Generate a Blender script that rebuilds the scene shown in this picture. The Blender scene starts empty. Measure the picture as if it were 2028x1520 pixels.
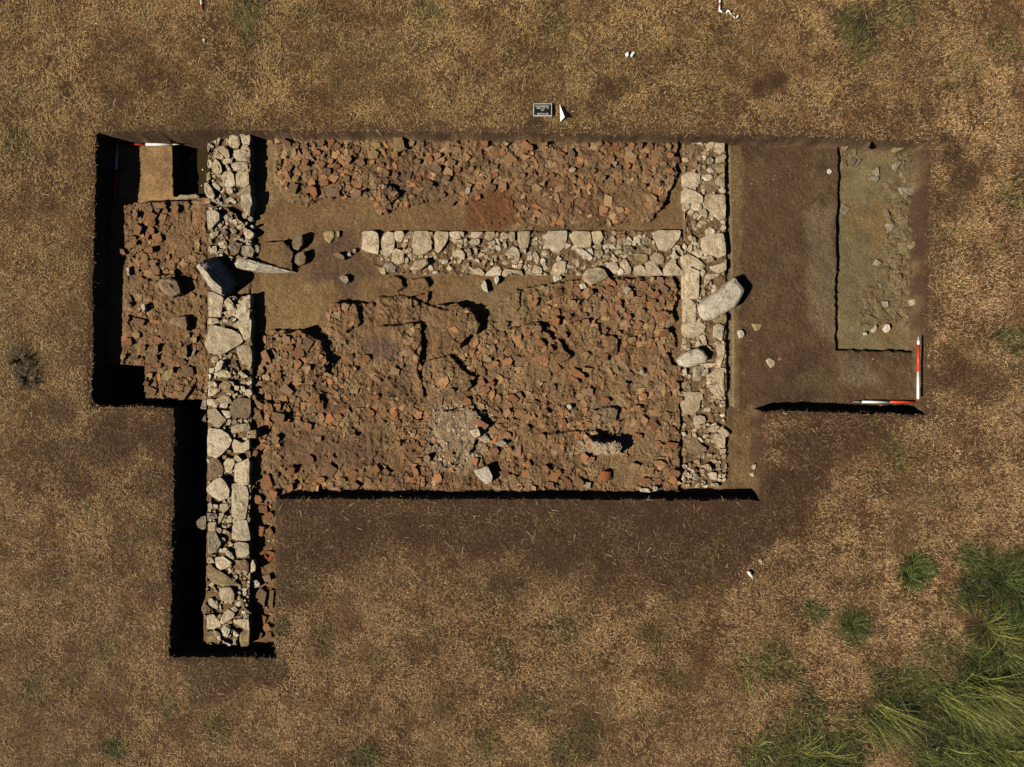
import bpy, bmesh, math, random
import numpy as np
from mathutils import Vector, Matrix

# ------------------------------------------------------------------ camera, sky, sun, exposure
H = 12.75                      # metres above the turf
F = 1352.0                     # focal length in photo pixels (24 mm equivalent)
SUN_EL, SUN_AZ = 40.0, 24.0    # light travels towards +x, slightly +y
S = bpy.context.scene
cd = bpy.data.cameras.new("camera"); cd.sensor_width = 36.0; cd.lens = 24.0
cd.clip_start = 0.1; cd.clip_end = 1000
cam = bpy.data.objects.new("camera", cd); S.collection.objects.link(cam)
cam.location = (0, 0, H); cam.rotation_euler = (0, 0, 0); S.camera = cam
W = bpy.data.worlds.new("World"); S.world = W; W.use_nodes = True
nt = W.node_tree; bg = nt.nodes["Background"]; bg.inputs[1].default_value = 0.05
sky = nt.nodes.new("ShaderNodeTexSky"); sky.sky_type = 'NISHITA'; sky.sun_disc = False
sky.sun_elevation = math.radians(SUN_EL); sky.air_density = 0.2; sky.dust_density = 0.1; sky.ozone_density = 0.6
ce, ca, sa, se = (math.cos(math.radians(SUN_EL)), math.cos(math.radians(SUN_AZ)),
                  math.sin(math.radians(SUN_AZ)), math.sin(math.radians(SUN_EL)))
sky.sun_rotation = math.atan2(-ca, -sa)
nt.links.new(sky.outputs[0], bg.inputs[0])
sl = bpy.data.lights.new("sun", 'SUN'); sl.energy = 5.0; sl.angle = math.radians(0.5); sl.color = (1.0, 0.92, 0.78)
so = bpy.data.objects.new("sun", sl); S.collection.objects.link(so)
so.rotation_euler = Vector((ce * ca, ce * sa, -se)).to_track_quat('-Z', 'Y').to_euler()
so.location = (-20, -9, 20)
S.cycles.diffuse_bounces = 0
S.view_settings.view_transform = 'Standard'; S.view_settings.look = 'None'
S.view_settings.exposure = 0.35; S.view_settings.gamma = 1.0

rng = np.random.default_rng(7); R = random.Random(11)
COL = S.collection

# ------------------------------------------------------------------ helpers
def P(px, py, z=0.0):
    """the point at height z that the photo shows at pixel (px, py)"""
    k = (H - z) / F
    return ((px - 1014) * k, (760 - py) * k)

def poly_at(pts, z): return np.array([P(a, b, z) for a, b in pts])

def crop(x0, y0, s, txt):
    """'u v u v ...' pairs measured in an enlarged crop -> photo pixels"""
    v = [float(t) for t in txt.split()]
    return [(x0 + v[i] / s, y0 + v[i + 1] / s) for i in range(0, len(v), 2)]

def _h(ix, iy, seed):
    n = (ix.astype(np.int64) * 374761393 + iy.astype(np.int64) * 668265263 + seed * 974711) & 0xffffffff
    n = ((n ^ (n >> 13)) * 1274126177) & 0xffffffff
    return ((n ^ (n >> 16)) & 0xffff) / 65535.0

def vn(x, y, seed=0):
    x = np.asarray(x, float); y = np.asarray(y, float)
    ix = np.floor(x); iy = np.floor(y); fx = x - ix; fy = y - iy
    fx = fx * fx * (3 - 2 * fx); fy = fy * fy * (3 - 2 * fy)
    a = _h(ix, iy, seed); b = _h(ix + 1, iy, seed); c = _h(ix, iy + 1, seed); d = _h(ix + 1, iy + 1, seed)
    return (a + (b - a) * fx) * (1 - fy) + (c + (d - c) * fx) * fy

def fbm(x, y, sc, oct=3, seed=0):
    t = 0; a = 1; n = 0
    for i in range(oct):
        t = t + a * vn(x * sc + 17.3 * i, y * sc - 9.1 * i, seed + i); n += a; a *= .5; sc *= 2.07
    return t / n * 2 - 1

def ss(a, b, x):
    t = np.clip((x - a) / (b - a), 0, 1); return t * t * (3 - 2 * t)

def sdf(X, Y, poly):
    """signed distance, positive inside"""
    d = np.full(X.shape, 1e9); ins = np.zeros(X.shape, bool); n = len(poly)
    for i in range(n):
        ax, ay = poly[i]; bx, by = poly[(i + 1) % n]
        ex, ey = bx - ax, by - ay
        t = np.clip(((X - ax) * ex + (Y - ay) * ey) / (ex * ex + ey * ey + 1e-12), 0, 1)
        d = np.minimum(d, (X - ax - t * ex) ** 2 + (Y - ay - t * ey) ** 2)
        if ay != by:
            c = ((ay > Y) != (by > Y)) & (X < (bx - ax) * (Y - ay) / (by - ay) + ax)
            ins ^= c
    d = np.sqrt(d)
    return np.where(ins, d, -d)

# ------------------------------------------------------------------ materials
def mat(name, rough=0.95, spec=0.15):
    m = bpy.data.materials.new(name); m.use_nodes = True
    b = m.node_tree.nodes["Principled BSDF"]
    b.inputs["Roughness"].default_value = rough
    b.inputs["Specular IOR Level"].default_value = spec
    return m, m.node_tree, b

def N(t, kind, **kw):
    n = t.nodes.new(kind)
    for k, v in kw.items():
        if k in n.inputs: n.inputs[k].default_value = v
        else: setattr(n, k, v)
    return n

def noise(t, co, scale, detail=4, rough=.6):
    n = N(t, "ShaderNodeTexNoise"); n.inputs["Scale"].default_value = scale
    n.inputs["Detail"].default_value = detail; n.inputs["Roughness"].default_value = rough
    t.links.new(co, n.inputs["Vector"]); return n.outputs["Fac"]

def ramp(t, fac, stops):
    r = N(t, "ShaderNodeValToRGB"); e = r.color_ramp.elements
    while len(e) < len(stops): e.new(.5)
    for i, (p, c) in enumerate(stops):
        e[i].position = p; e[i].color = (*c, 1) if len(c) == 3 else c
    t.links.new(fac, r.inputs[0]); return r.outputs[0]

def mix(t, fac, a, b, mode='MIX'):
    m = N(t, "ShaderNodeMix"); m.data_type = 'RGBA'; m.blend_type = mode
    for i, v in ((0, fac), (6, a), (7, b)):
        if isinstance(v, (int, float)): m.inputs[i].default_value = v
        elif isinstance(v, tuple): m.inputs[i].default_value = (*v, 1)
        else: t.links.new(v, m.inputs[i])
    return m.outputs[2]

def bump(t, b, h, strength, dist):
    n = N(t, "ShaderNodeBump"); n.inputs["Strength"].default_value = strength
    n.inputs["Distance"].default_value = dist
    t.links.new(h, n.inputs["Height"]); t.links.new(n.outputs[0], b.inputs["Normal"])

def g(v): return (v, v, v)

def soil_material(name, lo=.55, hi=1.5, speck=True, bs=.9, dist=.03):
    m, t, b = mat(name)
    a = N(t, "ShaderNodeAttribute"); a.attribute_name = "soil"
    co = N(t, "ShaderNodeTexCoord").outputs["Object"]
    n1 = noise(t, co, 3.2, 6, .7); n2 = noise(t, co, 28, 5, .75); n3 = noise(t, co, 110, 3, .7)
    c = mix(t, 1.0, a.outputs["Color"], ramp(t, n1, [(.25, g(lo + .2)), (.75, g(hi - .2))]), 'MULTIPLY')
    c = mix(t, 1.0, c, ramp(t, n2, [(.3, g(lo)), (.7, g(hi))]), 'MULTIPLY')
    c = mix(t, .8, c, ramp(t, n3, [(.3, g(.55)), (.7, g(1.45))]), 'MULTIPLY')
    if speck:
        v = N(t, "ShaderNodeTexVoronoi"); v.inputs["Scale"].default_value = 13
        t.links.new(co, v.inputs["Vector"])
        f = ramp(t, v.outputs["Distance"], [(.05, g(1)), (.11, g(0))])
        k = N(t, "ShaderNodeSeparateColor"); t.links.new(v.outputs["Color"], k.inputs[0])
        f2 = ramp(t, k.outputs[0], [(.86, g(0)), (.9, g(1))])
        c = mix(t, mix(t, 1.0, f, f2, 'MULTIPLY'), c, (.42, .33, .23))
    t.links.new(c, b.inputs["Base Color"])
    hsum = N(t, "ShaderNodeMath"); hsum.operation = 'MULTIPLY_ADD'
    t.links.new(n3, hsum.inputs[0]); hsum.inputs[1].default_value = .45; t.links.new(n2, hsum.inputs[2])
    bump(t, b, hsum.outputs[0], bs, dist)
    return m

def stone_material(name, dirt=(.235, .15, .078), dirt_at=(.50, .64), dark=.5):
    m, t, b = mat(name, .9, .2)
    oi = N(t, "ShaderNodeObjectInfo"); co = N(t, "ShaderNodeNewGeometry").outputs["Position"]
    n1 = noise(t, co, 5, 6, .7); n2 = noise(t, co, 34, 5, .7); n3 = noise(t, co, 120, 3, .6)
    c = mix(t, 1.0, oi.outputs["Color"], ramp(t, n1, [(.3, g(.72)), (.7, g(1.18))]), 'MULTIPLY')
    c = mix(t, .8, c, ramp(t, n2, [(.3, g(dark)), (.55, g(1.08))]), 'MULTIPLY')
    c = mix(t, .5, c, ramp(t, n3, [(.3, g(.55)), (.65, g(1.2))]), 'MULTIPLY')
    d = noise(t, co, 7.3, 6, .75)
    c = mix(t, ramp(t, d, [(dirt_at[0], g(0)), (dirt_at[1], g(.75))]), c, dirt)
    v = N(t, "ShaderNodeTexVoronoi"); v.feature = 'DISTANCE_TO_EDGE'; v.inputs["Scale"].default_value = 4.5
    wv = N(t, "ShaderNodeVectorMath"); wv.operation = 'ADD'; nn = N(t, "ShaderNodeTexNoise"); nn.inputs["Scale"].default_value = 9
    t.links.new(co, nn.inputs["Vector"]); sc_ = N(t, "ShaderNodeVectorMath"); sc_.operation = 'SCALE'; sc_.inputs["Scale"].default_value = .22
    t.links.new(nn.outputs["Color"], sc_.inputs[0]); t.links.new(sc_.outputs[0], wv.inputs[0]); t.links.new(co, wv.inputs[1]); t.links.new(wv.outputs[0], v.inputs["Vector"])
    ck = ramp(t, v.outputs["Distance"], [(.004, g(.45)), (.02, g(1))])
    ck = mix(t, ramp(t, n1, [(.52, g(0)), (.58, g(1))]), g(1), ck)
    c = mix(t, 1.0, c, ck, 'MULTIPLY')
    t.links.new(c, b.inputs["Base Color"])
    hs = N(t, "ShaderNodeMath"); hs.operation = 'MULTIPLY_ADD'
    t.links.new(n3, hs.inputs[0]); hs.inputs[1].default_value = .35; t.links.new(n2, hs.inputs[2])
    bump(t, b, hs.outputs[0], 1.0, .035)
    return m

def attr_material(name, rough=.8, spec=.2, var=True):
    m, t, b = mat(name, rough, spec)
    a = N(t, "ShaderNodeAttribute"); a.attribute_name = "tint"
    c = a.outputs["Color"]
    if var:
        co = N(t, "ShaderNodeNewGeometry").outputs["Position"]
        c = mix(t, 1.0, c, ramp(t, noise(t, co, 45, 4, .7), [(.3, g(.65)), (.7, g(1.3))]), 'MULTIPLY')
    t.links.new(c, b.inputs["Base Color"]); return m

def plain(name, col, rough=.5, spec=.4, wear=.15):
    m, t, b = mat(name, rough, spec)
    co = N(t, "ShaderNodeNewGeometry").outputs["Position"]
    c = mix(t, 1.0, col, ramp(t, noise(t, co, 30, 4, .7), [(.3, g(1 - wear)), (.7, g(1 + wear * .3))]), 'MULTIPLY')
    t.links.new(c, b.inputs["Base Color"]); return m

M_GROUND = soil_material("turf_soil", .6, 1.4, False)
M_FLOOR = soil_material("trench_earth", .48, 1.5, True, 1.0, .03)
M_WALL = soil_material("cut_earth", .5, 1.5, False, 1.0, .05)
M_STONE = stone_material("limestone")
M_ROUGH = stone_material("rough_limestone", (.13, .09, .055), (.44, .62), .35)
M_TILE = stone_material("fired_clay", (.20, .125, .065), (.46, .66), .6)
M_CORE = stone_material("earth_mortar", (.13, .085, .045), (.45, .65), .45)
M_RUB = attr_material("crumbled_tile", .95, .1)
M_GRASS = attr_material("dry_grass_blades", .7, .25, False)
M_RED = plain("red_paint", (.62, .05, .015), .45); M_WHITE = plain("white_paint", (.78, .76, .72), .45)
M_STEEL = plain("grey_steel", (.42, .40, .37), .4); M_BLACK = plain("black_plastic", (.012, .012, .014), .4)
M_PAPER = plain("white_paper", (.8, .8, .76), .7); M_FRAME = plain("pale_frame", (.6, .56, .5), .6)

# ------------------------------------------------------------------ object helpers
def props(o, label=None, cat=None, group=None, kind=None):
    if label: o["label"] = label
    if cat: o["category"] = cat
    if group: o["group"] = group
    if kind: o["kind"] = kind
    return o

def mesh_obj(name, V, Fc, m, parent=None, smooth=False, color=None):
    V = np.asarray(V, float); c = np.array([(V[:, 0].min() + V[:, 0].max()) / 2, (V[:, 1].min() + V[:, 1].max()) / 2, V[:, 2].min()])
    me = bpy.data.meshes.new(name); me.from_pydata((V - c).tolist(), [], Fc); me.materials.append(m)
    if smooth: me.polygons.foreach_set("use_smooth", [True] * len(me.polygons))
    me.update()
    o = bpy.data.objects.new(name, me); COL.objects.link(o)
    if parent is not None:
        o.parent = parent; o.location = Vector(c) - parent.location
    else: o.location = c
    if color: o.color = (*color, 1)
    return o

def empty(name, loc, label, cat, group=None):
    o = bpy.data.objects.new(name, None); o.empty_display_size = .1; COL.objects.link(o)
    o.location = loc; return props(o, label, cat, group, 'thing')

def big_mesh(name, V, faces_tri=None, faces_quad=None, m=None, attr=None, cols=None, smooth=False):
    """fast numpy mesh (triangles and/or quads)"""
    me = bpy.data.meshes.new(name); me.vertices.add(len(V)); me.vertices.foreach_set("co", np.asarray(V, np.float32).ravel())
    loops = []; starts = []; tot = 0
    if faces_quad is not None and len(faces_quad):
        loops.append(faces_quad.ravel()); starts.append(np.arange(len(faces_quad)) * 4); tot = faces_quad.size
    if faces_tri is not None and len(faces_tri):
        loops.append(faces_tri.ravel()); starts.append(tot + np.arange(len(faces_tri)) * 3)
    loops = np.concatenate(loops).astype(np.int32); starts = np.concatenate(starts).astype(np.int32)
    me.loops.add(len(loops)); me.loops.foreach_set("vertex_index", loops)
    me.polygons.add(len(starts)); me.polygons.foreach_set("loop_start", starts)
    me.polygons.foreach_set("use_smooth", np.full(len(starts), bool(smooth)))
    me.update(calc_edges=True); me.validate()
    if cols is not None:
        a = me.color_attributes.new(attr, 'FLOAT_COLOR', 'POINT')
        a.data.foreach_set("color", np.concatenate([cols, np.ones((len(cols), 1))], 1).astype(np.float32).ravel())
    me.materials.append(m)
    o = bpy.data.objects.new(name, me); COL.objects.link(o); return o

# ------------------------------------------------------------------ the site plan (photo pixels)
TRENCH = [(190, 262), (420, 258), (700, 261), (1000, 263), (1440, 268), (1660, 272), (1840, 279), (1839, 560), (1836, 822),
          (1508, 815), (1507, 992), (1100, 990), (545, 989), (545, 1304), (336, 1302), (341, 1050), (345, 807), (180, 805), (183, 600)]
ZF, ZP, ZPIT, ZDEEP = -.36, -.36, -.52, -.85
NWPIT = [(170, 230), (412, 230), (412, 396), (330, 398), (246, 404), (170, 404)]
WATERCUT = [(341, 200), (440, 200), (440, 392), (410, 392), (345, 388), (343, 330)]
NOTCH = [(150, 722), (284, 725), (288, 797), (286, 830), (150, 830)]
SWCUT = [(300, 795), (409, 795), (408, 1000), (405, 1180), (399, 1200), (402, 1270), (410, 1278), (560, 1282), (560, 1340), (300, 1340)]
EPIT = [(1662, 285), (1813, 282), (1816, 500), (1817, 697), (1656, 694), (1655, 560), (1658, 520), (1655, 470), (1662, 350)]
ESTRIP = [(1438, 285), (1443, 285), (1452, 700), (1451, 806), (1438, 806)]
RUB_N = [(550, 255), (1338, 255), (1343, 292), (1339, 305), (1345, 318), (1338, 332), (1344, 346), (1328, 372), (1318, 400), (1300, 424), (1288, 442), (1262, 436),
         (1200, 446), (1040, 452), (960, 440), (930, 402), (850, 398), (775, 418), (757, 425), (742, 412), (715, 388), (640, 392), (610, 408), (570, 396), (545, 350)]
RUB_M = [(500, 690), (540, 655), (600, 655), (632, 664), (650, 640), (648, 618), (668, 596), (700, 600), (745, 600), (750, 590), (800, 588), (880, 615), (935, 608), (962, 640), (985, 610), (1015, 580),
         (1060, 566), (1100, 562), (1130, 556), (1200, 554), (1330, 550), (1342, 575), (1336, 612), (1330, 622), (1334, 640), (1328, 655), (1340, 672), (1336, 688), (1322, 700), (1330, 722),
         (1350, 730), (1346, 800), (1347, 860), (1345, 1000), (480, 1000), (490, 850), (498, 760)]
LEDGES = [  # px outline, height above what is there
    ([(850, 640), (868, 606), (908, 602), (932, 612), (952, 640), (948, 660), (930, 672), (912, 690), (862, 690)], .12),
    ([(752, 648), (836, 640), (838, 690), (830, 735), (838, 760), (843, 785), (800, 792), (760, 740)], .06),
    ([(842, 716), (893, 704), (918, 730), (944, 747), (925, 775), (850, 792), (838, 750)], .055),
    ([(560, 662), (600, 655), (640, 675), (652, 700), (650, 740), (600, 750), (555, 720)], .10),
    ([(1166, 868), (1205, 874), (1226, 872), (1229, 896), (1200, 902), (1172, 892)], .17),
    ([(1172, 812), (1200, 803), (1222, 812), (1218, 832), (1186, 838)], .06),
    ([(1000, 655), (1060, 640), (1110, 680), (1132, 712), (1100, 720), (1040, 700)], .06),
    ([(690, 386), (742, 380), (772, 372), (800, 388), (768, 412), (738, 408)], .06),
    ([(1085, 860), (1180, 850), (1190, 880), (1100, 900)], .05),
    ([(655, 600), (712, 604), (716, 640), (690, 660), (655, 640)], .06),
    ([(505, 780), (540, 796), (575, 800), (560, 830), (505, 830)], .05),
    ([(310, 548), (350, 545), (360, 575), (330, 588), (312, 575)], .07),
    ([(800, 595), (850, 580), (848, 600), (806, 612)], .05),
    ([(1120, 640), (1180, 640), (1190, 665), (1150, 676)], .05),
    ([(1195, 665), (1225, 668), (1222, 700), (1200, 712)], .05),
    ([(880, 815), (940, 800), (960, 850), (930, 900), (880, 890), (862, 850)], .05),
    ([(518, 482), (566, 478), (586, 500), (584, 534), (556, 531), (516, 512)], .085),
    ([(766, 558), (782, 546), (797, 554), (803, 570), (787, 578), (768, 574)], .055), ([(815, 554), (847, 548), (850, 568), (819, 570)], .065),
    ([(420, 560), (421, 561), (420, 562)], .0),
]
def zc(l): return [(a, b) for a, b in l]

# non-uniform ground grid: fine over the excavation, coarse outside, growing to the horizon
def axis(a, b, fine, mid, lo, hi):
    f = np.arange(a, b, fine); c1 = np.arange(lo, a, mid); c2 = np.arange(b, hi, mid)
    gl = [lo]; st = mid
    while gl[-1] > -260: st *= 1.35; gl.append(gl[-1] - st)
    gr = [hi]; st = mid
    while gr[-1] < 260: st *= 1.35; gr.append(gr[-1] + st)
    return np.concatenate([np.array(gl[1:])[::-1], c1, f, c2, np.array(gr)])
xs = axis(-8.05, 8.02, .0185, .09, -12.5, 12.5); ys = axis(-5.4, 4.95, .0185, .09, -10, 10)
GX, GY = np.meshgrid(xs, ys)
i0, i1 = np.searchsorted(xs, -8.05), np.searchsorted(xs, 8.02); j0, j1 = np.searchsorted(ys, -5.4), np.searchsorted(ys, 4.95)
X, Y = GX[j0:j1, i0:i1], GY[j0:j1, i0:i1]
wob = fbm(X, Y, 5, 3, 3) * .022
wob2 = fbm(X, Y, 9, 3, 8) * .03

def field_h(x, y): return fbm(x, y, .9, 3, 21) * .018 + fbm(x, y, 6, 3, 22) * .012

dT = sdf(X, Y, poly_at(TRENCH, 0)) + fbm(X, Y, 5, 4, 5) * .03
s_in = ss(0, .045, dT)
floor = np.full(X.shape, ZF) + fbm(X, Y, .8, 3, 31) * .022 + fbm(X, Y, 7, 4, 32) * .010 + fbm(X, Y, 19, 3, 33) * .009
zone = {}
def apply(name, pts, z, edge=.03, nz=None, rel=False, rim=None):
    global floor
    zz = ZF if rel else (z if rim is None else rim)
    d = sdf(X, Y, poly_at(pts, zz)) + (wob if nz is None else nz)
    s = ss(-edge / 2, edge / 2, d); zone[name] = s
    floor = floor + s * z if rel else floor + s * (z + fbm(X, Y, 5, 3, 40) * .015 - floor)
rub = fbm(X, Y, 4.2, 4, 50)
wob3 = wob2 * 1.6 + fbm(X, Y, 11, 2, 9) * .03
apply('rub_n', RUB_N, .085, .05, wob3, True); apply('rub_m', RUB_M, .07, .06, wob3, True)
for k, (pts, dz) in enumerate(LEDGES): apply('ledge%d' % k, pts, dz * 1.5, .04, wob3 * .7, True)
z_rub = np.maximum(zone['rub_n'], zone['rub_m'])
WPLAT = [(246, 404), (410, 396), (412, 795), (290, 795), (286, 724), (240, 722), (244, 600), (250, 520)]
apply('wplat', WPLAT, .01, .04, wob2, True)
WALLZ = [[(413, 282), (455, 270), (497, 268), (497, 428), (470, 410), (412, 398)], [(412, 560), (497, 560), (497, 1276), (410, 1276)], [(716, 462), (1352, 458), (1352, 546), (870, 546), (760, 540), (716, 498)], [(1354, 272), (1437, 278), (1438, 960), (1352, 968)], [(415, 405), (450, 408), (478, 430), (500, 470), (506, 505), (470, 530), (415, 530)]]
for k, q in enumerate(WALLZ): apply('wallz%d' % k, q, .02, .04, wob2, True)
wz = np.max([zone['wallz%d' % k] for k in range(5)], 0)
er = ss(-.05, .1, sdf(X, Y, poly_at([(1762, 283), (1816, 283), (1818, 645), (1700, 650), (1695, 585), (1745, 545), (1750, 430)], -.46)) + wob2 * 3) + ss(-.03, .03, sdf(X, Y, poly_at([(1662, 283), (1725, 283), (1712, 315), (1690, 332), (1668, 330)], -.46)) + wob2)
SMOOTH = [(968, 418, 52, .95), (1075, 415, 50, .6), (1180, 440, 40, .6), (880, 385, 40, .5), (745, 685, 48, .85), (690, 640, 30, .6), (870, 700, 40, .7), (905, 775, 36, .5), (600, 890, 55, .75), (680, 920, 50, .6), (560, 850, 40, .7), (740, 850, 40, .5), (900, 860, 45, .7),
          (1050, 745, 34, .6), (1130, 720, 36, .6), (1245, 930, 45, .9), (1290, 880, 34, .6), (1290, 700, 30, .6), (1200, 800, 34, .5), (330, 480, 40, .8), (345, 640, 46, .85), (385, 720, 34, .8), (300, 690, 26, .7), (350, 420, 40, .5), (860, 640, 34, .6), (1000, 610, 40, .7), (800, 900, 40, .5), (1030, 870, 36, .5), (1010, 330, 30, .4), (1260, 400, 30, .6), (1240, 340, 34, .4)]
def blob(x, y, lst, k=.35, seed=0):
    """soft uneven patches, list of (px, py, radius px, strength)"""
    m = np.zeros(np.shape(x)); n = fbm(x, y, 2.2, 4, 90 + seed)
    for a, b, r, st in lst:
        cx, cy = P(a, b); rr = r * H / F
        m = np.maximum(m, st * ss(1.15, .45, np.hypot(x - cx, y - cy) / rr + n * k * 1.6))
    return m
smooth_e = blob(X, Y, SMOOTH, .5, 3)
z_rub = z_rub * (1 - .8 * smooth_e); zone['wplat'] = zone['wplat'] * (1 - .55 * smooth_e)
bumpy = np.maximum(np.maximum(z_rub, .8 * zone['wplat']), .75 * wz)
clod = np.abs(fbm(X, Y, 6.5, 3, 52)); clod2 = vn(X * 14, Y * 14, 61) * vn(X * 31, Y * 31, 62)
def plates(x, y, cs, seed):
    """broken flat plates: nearest-seed cells, each its own tilted plane -> (height, cell id noise, edge distance)"""
    gx, gy = np.floor(x / cs), np.floor(y / cs); best = np.full(x.shape, 1e9); sec = best.copy(); hgt = np.zeros(x.shape); cid = np.zeros(x.shape); cid2 = np.zeros(x.shape)
    for di in (-1, 0, 1):
        for dj in (-1, 0, 1):
            ci, cj = gx + di, gy + dj; r1, r2, r3, r4, r5 = (_h(ci, cj, seed + k) for k in range(5))
            px_, py_ = (ci + .1 + .8 * r1) * cs, (cj + .1 + .8 * r2) * cs; ang = r4 * 6.283
            ux, uy = (x - px_), (y - py_); a_, b_ = ux * np.cos(ang) + uy * np.sin(ang), -ux * np.sin(ang) + uy * np.cos(ang)
            d_ = np.maximum(np.abs(a_) * (.8 + .5 * r3), np.abs(b_)) + .25 * np.hypot(a_, b_)
            ta = .5 + (r5 - .5) * 4.4; tm = .05 + .5 * r3 * r3
            h_ = (r4 - .5) * .045 + tm * (ux * np.cos(ta) + uy * np.sin(ta))
            up = d_ < best; sec = np.where(up, best, np.minimum(sec, d_)); hgt = np.where(up, h_, hgt); cid = np.where(up, r1, cid); cid2 = np.where(up, r2, cid2); best = np.where(up, d_, best)
    return hgt, cid, cid2, sec - best
dens = ss(-.35, .25, fbm(X, Y, 1.15, 3, 55)); pwx, pwy = X + fbm(X, Y, 16, 2, 56) * .012, Y + fbm(X, Y, 16, 2, 57) * .012
pA, idA, idA2, edA = plates(pwx, pwy, .17, 200); pB, idB, idB2, edB = plates(pwx + 3, pwy, .105, 220)
useA = fbm(X, Y, 2.2, 2, 58) > -.05
plate_h, pid, pid2 = np.where(useA, pA, pB * .8), np.where(useA, idA, idB), np.where(useA, idA2, idB2)
plate_on = bumpy * (1 - wz) * dens * (pid > .25)
floor = floor + bumpy * (rub * .05 + ((.3 - clod) * .06 + (clod2 - .25) * .045) * (1 - .85 * plate_on)) + plate_on * (plate_h + .014) - bumpy * plate_on * .03 * ss(.012, .0, np.where(useA, edA, edB))
apply('nwpit', NWPIT, ZPIT, .03, None, False, ZF); apply('water', WATERCUT, -1.0, .02, None, False, ZPIT); apply('notch', NOTCH, ZDEEP, .03, None, False, ZF)
apply('swcut', SWCUT, ZDEEP, .04, wob, False, ZF); apply('epit', EPIT, -.46, .03, wob2, False, ZF); floor = floor + er * zone['epit'] * np.where(idB > .5, pB * .75 + .012, (clod2 - .25) * .03); apply('estrip', ESTRIP, -.40, .04, wob * .5)
fh = field_h(X, Y)
hh = fh * (1 - s_in) + floor * s_in
lip = ss(-.10, -.01, dT) * (1 - s_in)             # crumbled lip
hh = hh - lip * .02
GZ = field_h(GX, GY) * np.clip(1 - (np.hypot(GX, GY) - 14) / 20, 0, 1)
GZ[j0:j1, i0:i1] = hh

# --- earth colours (soil tones by zone; field ground also darkened for shade between blades)
def lerp(a, b, s): return a + (np.asarray(b) - a) * s[..., None]
BARE = [(1740, 850, 40, .6), (1000, 1150, 60, .5), (1230, 1170, 60, .6), (590, 1150, 50, .7), (250, 310, 12, .5), (420, 130, 18, .5), (340, 90, 14, .4), (170, 240, 20, .45), (560, 130, 22, .4), (640, 190, 18, .4), (820, 110, 20, .35), (900, 180, 26, .4), (1330, 110, 24, .4), (1640, 110, 18, .4), (60, 520, 30, .4), (120, 640, 26, .5), (80, 960, 34, .4), (240, 1090, 30, .5), (300, 1180, 26, .5), (200, 1280, 30, .35), (120, 1150, 24, .3), (700, 1230, 30, .4), (860, 1260, 26, .35), (1340, 1240, 30, .4),
        (130, 900, 55, .75), (225, 880, 75, .9), (300, 860, 55, .8), (290, 960, 50, .6), (120, 820, 40, .7), (160, 960, 45, .6), (430, 1345, 70, .75), (530, 1330, 40, .6), (390, 1330, 30, .7), (360, 1420, 40, .4),
        (1885, 300, 34, .95), (1905, 345, 30, .7), (1870, 275, 22, .9), (1205, 180, 28, .8), (1235, 168, 20, .7), (1510, 175, 26, .8), (1540, 160, 18, .9), (1450, 200, 26, .6), (1180, 210, 24, .6),
        (1890, 745, 40, .7), (1960, 770, 40, .6), (1880, 720, 22, .6), (1850, 400, 24, .5), (1060, 246, 22, .8), (700, 250, 40, .5), (400, 250, 50, .6), (250, 90, 26, .4), (290, 170, 24, .5), (130, 180, 22, .5), (240, 190, 30, .4),
        (430, 45, 22, .5), (650, 85, 24, .5), (340, 180, 26, .35), (60, 720, 24, .7), (1090, 330, 1, 0), (1150, 330, 1, 0), (70, 820, 30, .5), (95, 400, 24, .5), (100, 310, 14, .5), (1700, 175, 20, .6), (1755, 130, 16, .5), (1790, 220, 26, .6), (1840, 215, 24, .7), (1925, 1240, 22, .7)]
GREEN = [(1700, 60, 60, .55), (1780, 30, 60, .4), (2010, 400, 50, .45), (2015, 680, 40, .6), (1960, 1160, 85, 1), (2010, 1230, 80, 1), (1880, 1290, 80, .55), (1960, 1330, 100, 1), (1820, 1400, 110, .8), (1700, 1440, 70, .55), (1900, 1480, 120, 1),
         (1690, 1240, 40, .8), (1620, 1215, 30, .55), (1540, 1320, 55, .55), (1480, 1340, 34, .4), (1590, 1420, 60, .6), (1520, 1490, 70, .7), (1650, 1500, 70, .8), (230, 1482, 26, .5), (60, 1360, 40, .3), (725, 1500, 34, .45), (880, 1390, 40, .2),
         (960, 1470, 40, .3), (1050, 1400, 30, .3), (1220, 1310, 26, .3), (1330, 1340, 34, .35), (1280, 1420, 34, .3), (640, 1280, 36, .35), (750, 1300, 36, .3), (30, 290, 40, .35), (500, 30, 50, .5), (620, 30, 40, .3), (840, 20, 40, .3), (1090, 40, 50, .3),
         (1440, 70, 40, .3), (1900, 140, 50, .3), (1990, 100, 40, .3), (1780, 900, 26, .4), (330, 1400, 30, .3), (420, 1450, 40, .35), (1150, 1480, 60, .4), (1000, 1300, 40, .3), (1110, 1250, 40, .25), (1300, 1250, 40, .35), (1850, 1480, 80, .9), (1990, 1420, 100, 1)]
fc = np.zeros(GX.shape + (3,)); fc[:] = (.068, .037, .019)  # field soil, darkened to paint in the shade between grass blades
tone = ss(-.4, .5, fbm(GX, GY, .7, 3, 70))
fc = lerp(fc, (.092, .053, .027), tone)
WORN = poly_at([(540, 975), (1508, 975), (1545, 870), (1640, 830), (1720, 828), (1700, 860), (1650, 925), (1600, 1005), (1535, 1085), (1455, 1150), (1330, 1165), (1200, 1150), (1050, 1120), (900, 1125), (760, 1112), (660, 1140), (600, 1175), (540, 1185)], 0)
def bare_at(x, y): return np.maximum(blob(x, y, BARE), .95 * ss(-.35, .35, sdf(x, y, WORN) + fbm(x, y, 1.3, 4, 95) * .55))
bare = bare_at(GX, GY); green = blob(GX, GY, GREEN, .45, 5)
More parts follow.
